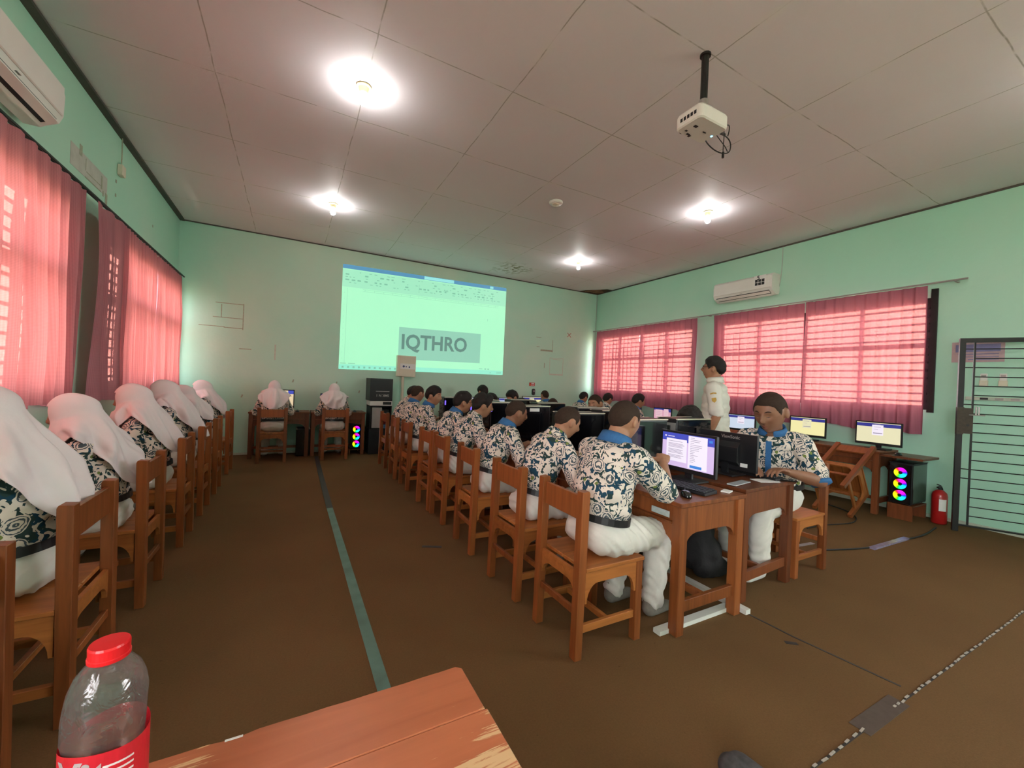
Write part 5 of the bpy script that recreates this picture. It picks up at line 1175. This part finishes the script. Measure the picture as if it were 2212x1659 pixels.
o = tag(MB().b2((-0.04, -0.08, 0), (0.04, 0.08, 0.009)).build('mobile_phone', MT['black_g'], bevel=0.003, loc=(3.20, 1.80-0.14, zt+0.002), rot=(0, 0, 0.6)), 'black phone under the fingers of the boy facing the camera', 'phone')
# ---------------------------------------------------------------- equipment rack against the end wall
r = empty('speaker_box', (1.44, 7.80, 0.0), 0, 'tall open black rack on the floor below the electrical box', 'rack')
MB().b2((-0.20, -0.20, 0), (0.20, 0.20, 0.46)).build('lower_case', MT['black'], r, bevel=0.006)
b = MB()
for sx in (-0.19, 0.17): b.b2((sx, -0.20, 0.46), (sx+0.02, 0.20, 0.87))
b.b2((-0.17, 0.18, 0.46), (0.17, 0.20, 0.87)); b.b2((-0.19, -0.20, 0.855), (0.19, 0.20, 0.87)); b.build('open_frame', MT['metal_b'], r)
MB().b2((-0.15, -0.17, 0.47), (0.02, 0.14, 0.84)).build('side_board', MT['grey_m'], r); MB().b2((0.03, -0.17, 0.46), (0.16, 0.15, 0.52)).build('binder', mat('blue_folder', (0.04, 0.16, 0.32), 0.5), r)
MB().b2((0.04, -0.15, 0.70), (0.15, 0.12, 0.80)).build('amplifier', MT['black'], r)
b = MB(); random.seed(2)
for k in range(5): b.tube(bez((0.05+0.02*k, -0.1, 0.70), (0.0+0.03*k, -0.18, 0.65), (0.12, -0.15, 0.6), (0.05+0.02*k, -0.1, 0.53)), 0.005, 5)
b.build('cable', MT['red'], r)
r.name = 'equipment_rack'
r = empty('network_recorder', (1.44, 7.80, 0.872), 0, 'pale flat electronic unit on top of the open rack', 'electronic unit')
MB().b2((-0.195, -0.19, 0), (0.195, 0.19, 0.085)).build('case', MT['white'], r, bevel=0.004); MB().b2((0.03, -0.195, 0.02), (0.18, -0.189, 0.07)).build('panel', MT['black'], r)
r = empty('black_box', (1.43, 7.80, 0.96), 0.03, 'black carton with upside-down lettering topmost on the rack', 'box')
MB().b2((-0.20, -0.20, 0), (0.20, 0.20, 0.405)).build('carton', MT['black'], r, bevel=0.004)
text_mesh('lettering', 'SMK N 1', 0.062, MT['grey_m'], r, frame4((0.02, -0.2012, 0.10), (-1, 0, 0), (0, 0, -1)), 0.001)
MB().b2((-0.10, -0.2012, 0.17), (0.14, -0.2004, 0.178)).build('small_print', MT['grey_m'], r)
# ---------------------------------------------------------------- fire extinguisher
r = empty('fire_extinguisher', (6.50, 1.72, 0), 0, 'red fire extinguisher on the floor beside the rainbow fan computer', 'fire extinguisher')
MB().lathe([(0.0001, 0), (0.060, 0.0), (0.066, 0.012), (0.066, 0.31), (0.058, 0.345), (0.035, 0.37), (0.02, 0.38), (0.0001, 0.38)], 28).build('cylinder', MT['red'], r, smooth=True)
MB().tube([(0, 0, 0.375), (0, 0, 0.41)], 0.016, 12).b2((-0.075, -0.009, 0.405), (0.03, 0.009, 0.418)).box((-0.035, 0, 0.435), (0.09, 0.016, 0.008), (0, 0.25, 0)).build('valve_lever', MT['metal_b'], r)
MB().tube(bez((0.015, 0, 0.40), (0.09, 0.0, 0.42), (0.095, 0, 0.30), (0.074, 0, 0.12)), 0.008, 8).build('hose', MT['metal_b'], r)
b = MB(); n = 8
for k in range(n):
    a0, a1 = PI+0.2+1.0*k/n, PI+0.2+1.0*(k+1)/n; b.quad((0.0668*math.cos(a0), 0.0668*math.sin(a0), 0.15), (0.0668*math.cos(a1), 0.0668*math.sin(a1), 0.15), (0.0668*math.cos(a1), 0.0668*math.sin(a1), 0.28), (0.0668*math.cos(a0), 0.0668*math.sin(a0), 0.28))
b.build('label', MT['paper'], r)
# ---------------------------------------------------------------- table in front of the camera, bottle, slipper
r = empty('work_table', (0, 0, 0), 0, 'worn orange-brown wooden table right below the camera, scratched at its corner', 'table')
def plank(y0, y1, xr, cut):
    b = MB(); pts = [(-0.62, y0), (xr, y0), (xr, y1-cut[1]), (xr-cut[0], y1)] if cut else [(-0.62, y0), (xr, y0), (xr, y1)]
    random.seed(int(y0*100)+50); n = 26
    if y1 > 0.8:
        xs = [xr-cut[0]-(xr-cut[0]+0.62)*k/n for k in range(1, n)]
        for x in xs:
            nt = 0.006 if (-0.085 < x < -0.04) else 0; pts.append((x, y1-nt-random.uniform(0, 0.0016)))
    pts.append((-0.62, y1)); return b.prism(pts, 0.722, 0.75, axis=2)
plank(0.703, 0.836, 0.352, (0.012, 0.010)).build('table_top', MT['wood_t'], r, bevel=0.002)
plank(0.30, 0.7022, 0.356, None).build('table_top', MT['wood_t'], r, bevel=0.002); plank(-0.10, 0.2995, 0.356, None).build('table_top', MT['wood_t'], r, bevel=0.002)
MB().b2((-0.078, 0.826, 0.7505), (-0.052, 0.8298, 0.7515)).build('splinter', MT['paper'], r)
for x in (-0.56, 0.30):
    for y in (-0.05, 0.78): MB().b2((x-0.03, y-0.03, 0), (x+0.03, y+0.03, 0.722)).build('leg', MT['wood'], r, bevel=0.003)
MB().b2((-0.53, 0.765, 0.60), (0.27, 0.789, 0.722)).b2((-0.53, -0.06, 0.60), (0.27, -0.04, 0.722)).b2((0.29, -0.02, 0.60), (0.31, 0.75, 0.722)).b2((-0.57, -0.02, 0.60), (-0.55, 0.75, 0.722)).build('apron', MT['wood'], r)
BX, BY = -0.186, 0.672
r = empty('water_bottle', (BX, BY, 0.7515), 0.4, 'empty clear plastic water bottle with a red cap and crumpled red label', 'bottle')
prof = [(0.0001, 0.004), (0.030, 0.0), (0.037, 0.006), (0.039, 0.02), (0.038, 0.05), (0.0385, 0.09), (0.037, 0.13), (0.0385, 0.155), (0.036, 0.168), (0.0385, 0.185), (0.039, 0.205), (0.0385, 0.222), (0.036, 0.238), (0.031, 0.252), (0.024, 0.262), (0.018, 0.268), (0.0155, 0.271), (0.0150, 0.28)]
BS = 1.0
b = MB(); b.lathe([(r_*BS, z_*BS) for r_, z_ in prof], 40)
b.v = [(x*(1+0.05*math.sin(z*60+3*math.atan2(y, x))*(0.05 < z < 0.22)), y*(1+0.06*math.sin(z*75+2*math.atan2(y, x)+1)*(0.05 < z < 0.22)), z) for x, y, z in b.v]
b.build('bottle_body', MT['pet'], r, smooth=True)
MB().lathe([(0.0150, 0.270), (0.0203, 0.270), (0.0205, 0.274), (0.0195, 0.275), (0.0198, 0.286), (0.0188, 0.2885), (0.0001, 0.289)], 32).build('cap', MT['capred'], r, smooth=False)
lm = mat('red_bottle_label', (0.62, 0.015, 0.03), 0.35, var=0.12, scale=60); lw_ = mat('label_white', (0.78, 0.74, 0.74), 0.4)
def wrap(b, a0, a1, z0, z1, rr, tw=0.0, n=16):
    for k in range(n):
        p = a0+(a1-a0)*k/n; q = a0+(a1-a0)*(k+1)/n; w0 = tw*math.sin(p*2); w1 = tw*math.sin(q*2)
        b.quad((rr*math.cos(p), rr*math.sin(p), z0+w0), (rr*math.cos(q), rr*math.sin(q), z0+w1), (rr*math.cos(q), rr*math.sin(q), z1+w1), (rr*math.cos(p), rr*math.sin(p), z1+w0))
b = MB(); wrap(b, 0, 2*PI, 0.105, 0.178, 0.0412, 0.004, 40); b.build('label', lm, r)
tm = text_mesh('label_lettering', 'Vit', 0.044, lw_, r, Matrix.Identity(4), 0.0015)
def bend(me, a_c, z_c, rr, flip=1):
    for v in me.vertices:
        a = a_c+flip*v.co.x/rr; v.co = V((rr*math.cos(a), rr*math.sin(a), z_c+v.co.y+0.004*math.sin(a*2)))
bend(tm.data, -2.25, 0.153, 0.0416)
tm = text_mesh('label_lettering', 'Vit', 0.044, lw_, r, Matrix.Identity(4), 0.0015); bend(tm.data, 1.0, 0.150, 0.0416)
b = MB()
for k in range(7): wrap(b, -1.75, -1.05, 0.115+0.0075*k, 0.1175+0.0075*k, 0.0415, 0.004, 6)
b.build('label_small_print', lw_, r)
s = Soft(); s.cap((1.42, 0.87, 0.050), 0.045, (1.37, 0.68, 0.05), 0.045); s.cap((1.45, 0.86, 0.050), 0.046, (1.48, 0.60, 0.05), 0.044)
sh = s.fuse('slipper', mat('grey_black_slipper', (0.07, 0.068, 0.07), 0.8, var=0.9, scale=35), None, 0.008, 3); tag(sh, 'grey and black slipper tip at the bottom picture edge', 'slipper')
s = Soft(); s.ell((2.80, 2.08, 0.16), (0.17, 0.20, 0.155)); s.ell((2.82, 2.10, 0.30), (0.12, 0.15, 0.12)); s.cap((2.72, 1.95, 0.08), 0.075, (2.86, 1.92, 0.08), 0.075)
bag = s.fuse('backpack', mat('black_bag_cloth', (0.014, 0.013, 0.014), 0.85, var=0.3, scale=20, bump=0.3), None, 0.012, 4, fold=lambda c: 0.012*noise.noise(c*14)); tag(bag, 'slouched black bag on the floor under the second desk', 'bag')
MB().tube(bez((2.76, 2.08, 0.40), (2.74, 2.0, 0.49), (2.84, 2.05, 0.50), (2.85, 2.12, 0.41)), 0.010, 6).build('carry_loop', MT['belt'], bag)
# ---------------------------------------------------------------- people
gP = 'boys in batik shirts along the middle row'; gG = 'girls in white veils by the salmon curtains'; gQ = 'boys behind the computer towers'
person('boy in a batik shirt with blue collar reaching towards the lit exam screen', (1.56, 1.80, 0), 0.03, lean=0.25, head_pitch=0.20, head_yaw=0.05, skin=0, hair='crop', vox=0.0055, sc=1.05, group=gP,
       wr=(0.485, -0.03, 0.875), wl=(0.40, 0.16, 0.79), rpole=(0.35, -0.5, -1.0), knee=((0.41, -0.08, 0.49), (0.42, 0.16, 0.49)), ankle=((0.40, -0.06, 0.09), (0.30, 0.15, 0.09)), fat=1.14, hip=0.545, sleeve_len=1.28, rpalm=(0.3, 0.4, -0.8), rside=(0.3, 0.8, 0.4), curl=0.75, seed=1)
person('boy with cropped hair and a hidden collar bending over, second in the middle row', (1.50, 2.43, 0), 0.0, lean=0.42, head_pitch=0.42, head_yaw=-0.12, skin=0, hair='crop', vox=0.008, sc=1.02, group=gP, hip=0.55, collar='batik', sleeve_len=1.12, seed=2)
person('dark-skinned boy with a blue collar, third in the middle row', (1.50, 3.15, 0), -0.03, lean=0.38, head_pitch=0.25, head_yaw=-0.10, skin=1, hair='crop', vox=0.009, sc=1.0, group=gP, hip=0.56, sleeve_len=1.1, seed=3, face=True)
person('boy with tousled black hair seen in profile, fourth in the middle row', (1.50, 3.88, 0), -0.08, lean=0.38, head_pitch=0.18, head_yaw=-0.15, skin=0, hair='mess', vox=0.009, sc=1.01, group=gP, hip=0.56, collar='batik', sleeve_len=1.05, seed=4, face=True)
person('boy wearing dark-rimmed glasses and a blue collar in the middle row', (1.50, 4.42, 0), -0.05, lean=0.38, head_pitch=0.12, head_yaw=-0.15, skin=0, hair='full', vox=0.009, sc=1.01, group=gP, hip=0.56, sleeve_len=1.05, seed=5, face=True, glasses=True)
person('boy with a straight fringe turning his face, between the glasses boy and two cropped boys', (1.46, 5.18, 0), -0.25, lean=0.25, head_pitch=0.10, head_yaw=-0.55, skin=0, hair='full', vox=0.010, sc=1.02, group=gP, hip=0.56, sleeve_len=1.05, seed=6, face=True)
person('cropped boy with a blue collar seen from behind, seventh in the middle row', (1.44, 5.80, 0), 0.15, lean=0.24, head_pitch=0.12, head_yaw=0.2, skin=0, hair='crop', vox=0.010, sc=1.02, group=gP, hip=0.56, seed=7)
person('boy leaning forward at the rack end of the middle row, last one', (1.48, 6.48, 0), -0.15, lean=0.34, head_pitch=0.30, head_yaw=-0.25, skin=0, hair='short', vox=0.010, sc=1.02, group=gP, hip=0.56, collar='batik', seed=8)
person('heavy boy in a batik shirt facing the camera and looking down at the desk', (3.53, 1.91, 0), PI+0.04, twist=0.26, lean=0.24, head_pitch=0.38, head_yaw=-0.22, skin=1, hair='crop', vox=0.0055, sc=1.07, group=gQ, wl=(0.32, 0.25, 0.765), wr=(0.40, 0.0, 0.77),
       lpole=(-0.4, 0.6, -0.7), rpole=(0, -1, -0.4), face=True, eyes='down', placket=True, fat=1.16, hip=0.54, shead=1.30, curl=0.45, socks='white', lpalm=(0, 0, -1), lside=(0, -1, 0), knee=((0.41, -0.10, 0.49), (0.41, 0.13, 0.49)), ankle=((0.34, -0.14, 0.10), (0.42, 0.13, 0.10)), seed=9)
person('boy with thick wavy black hair, only forehead and hair above the computers', (3.54, 2.52, 0), PI, lean=0.42, head_pitch=0.35, head_yaw=0.1, skin=0, hair='mess', vox=0.010, sc=1.0, group=gQ, hip=0.55, seed=10, face=True, shead=1.05)
person('smiling cropped boy resting his chin on his hand behind the computers', (3.52, 3.95, 0), PI+0.25, lean=0.36, head_pitch=0.20, head_yaw=0.10, head_roll=0.1, skin=0, hair='crop', vox=0.007, sc=1.04, group=gQ, hip=0.56, face=True, eyes='down', seed=11, wl=(0.30, 0.02, 0.98), lpole=(0.5, 0.5, -1), lpalm=(-1, 0, 0.3), lside=(0, 0, 1), curl=0.35)
person('shaven-headed boy behind the computers, turned aside', (3.52, 4.86, 0), PI+0.3, lean=0.42, head_pitch=0.35, head_yaw=0.7, skin=0, hair='crop', vox=0.010, sc=0.99, group=gQ, hip=0.55, seed=12)
person('boy behind the computers whose dark crown alone shows, nearer one', (3.52, 5.55, 0), PI, lean=0.50, head_pitch=0.6, skin=0, hair='full', vox=0.011, sc=0.97, group=gQ, hip=0.55, seed=13)
person('boy behind the computers with cropped crown and pale forehead showing', (3.52, 6.08, 0), PI+0.2, lean=0.34, head_pitch=0.40, skin=2, hair='full', vox=0.011, sc=1.02, group=gQ, hip=0.55, seed=14, shead=1.0)
person('far boy behind the computers with a wide round cap of black hair', (3.52, 6.66, 0), PI, lean=0.48, head_pitch=0.6, skin=0, hair='full', vox=0.011, sc=0.98, group=gQ, hip=0.55, seed=15, shead=1.08)
gR = 'boys facing the end wall and the pink curtains'
person('boy facing the end wall below the projected picture, head raised', (3.25, 7.02, 0), PI/2, lean=0.22, head_pitch=0.1, head_yaw=0.3, skin=0, hair='full', vox=0.011, sc=1.03, group=gR, hip=0.56, seed=16)
person('cropped boy facing the yellow monitor at the end wall', (4.66, 6.98, 0), PI/2, lean=0.24, head_pitch=0.1, skin=0, hair='crop', vox=0.011, sc=1.0, group=gR, hip=0.56, seed=17)
person('boy with neat black hair in the far corner by the curtain', (5.36, 6.98, 0), 0.1, lean=0.30, head_pitch=0.25, skin=0, hair='short', vox=0.011, sc=1.0, group=gR, hip=0.56, seed=18)
person('boy between the far corner boy and the boy by the pink monitor', (5.36, 6.22, 0), 0.0, lean=0.28, head_pitch=0.2, skin=0, hair='short', vox=0.011, sc=1.0, group=gR, hip=0.56, seed=19, collar='batik')
person('boy with thick black hair sitting next to the pink lit monitor', (5.36, 5.46, 0), -0.2, lean=0.30, head_pitch=0.2, head_yaw=-0.2, skin=0, hair='full', vox=0.011, sc=1.0, group=gR, hip=0.56, seed=20, shead=1.08)
person('standing teacher in a short-sleeved off-white uniform looking at the projection', (4.06, 2.84, 0), 2.10, lean=0.02, head_pitch=-0.06, skin=0, hair='full', top='white', vox=0.0075, sc=1.055, hip=0.935, stand=True, face=True, glasses=True, badge=1, fat=1.08, seed=21, neck_f=1.0)
vl = lambda b, f: {'back': b, 'front': f}
girls = [(-0.93, 2.40, PI, 0.20, 0.28, 1.02, (0.42, 0.24), 'closest veiled girl, cut by the picture edge, large white veil over a batik shirt'),
         (-0.93, 3.20, PI+0.05, 0.20, 0.34, 0.96, (0.40, 0.22), 'second veiled girl from the camera, pinkish lit veil tapering to a point'),
         (-0.93, 4.12, PI, 0.18, 0.28, 0.985, (0.38, 0.22), 'third veiled girl from the camera in the curtain side row'),
         (-0.93, 5.00, PI, 0.18, 0.30, 1.0, (0.38, 0.22), 'fourth veiled girl from the camera in the curtain side row'),
         (-0.93, 5.86, PI, 0.22, 0.3, 0.95, (0.28, 0.20), 'fifth veiled girl, whiter crumpled veil, lower than her neighbours'),
         (-0.93, 6.82, PI, 0.18, 0.26, 0.98, (0.34, 0.20), 'last veiled girl of the curtain side row, next to the end wall')]
for k, (x, y, a, ln, hp_, sc, bf, l) in enumerate(girls):
    person(l, (x, y, 0), a, lean=ln, head_pitch=hp_, skin=0, hair=None, vox=0.008 if k < 2 else 0.011, sc=sc, group=gG, hip=0.56, veil=vl(*bf), seed=30+k, wr=(0.40, -0.14, 0.80), wl=(0.40, 0.14, 0.80), fat=1.0 if k else 1.08)
person('girl with a pinkish veil at the end wall desk beside the cream monitor', (-0.24, 7.48, 0), PI/2, lean=0.16, head_pitch=0.15, skin=0, hair=None, vox=0.010, sc=0.99, group='veiled girls at the end wall', hip=0.56, veil=vl(0.26, 0.2), seed=41)
person('girl with a narrow pale veil at the end wall desk beside the equipment rack', (0.65, 7.48, 0), PI/2, lean=0.18, head_pitch=0.15, skin=0, hair=None, vox=0.010, sc=0.98, group='veiled girls at the end wall', hip=0.56, veil=vl(0.24, 0.2), seed=42)
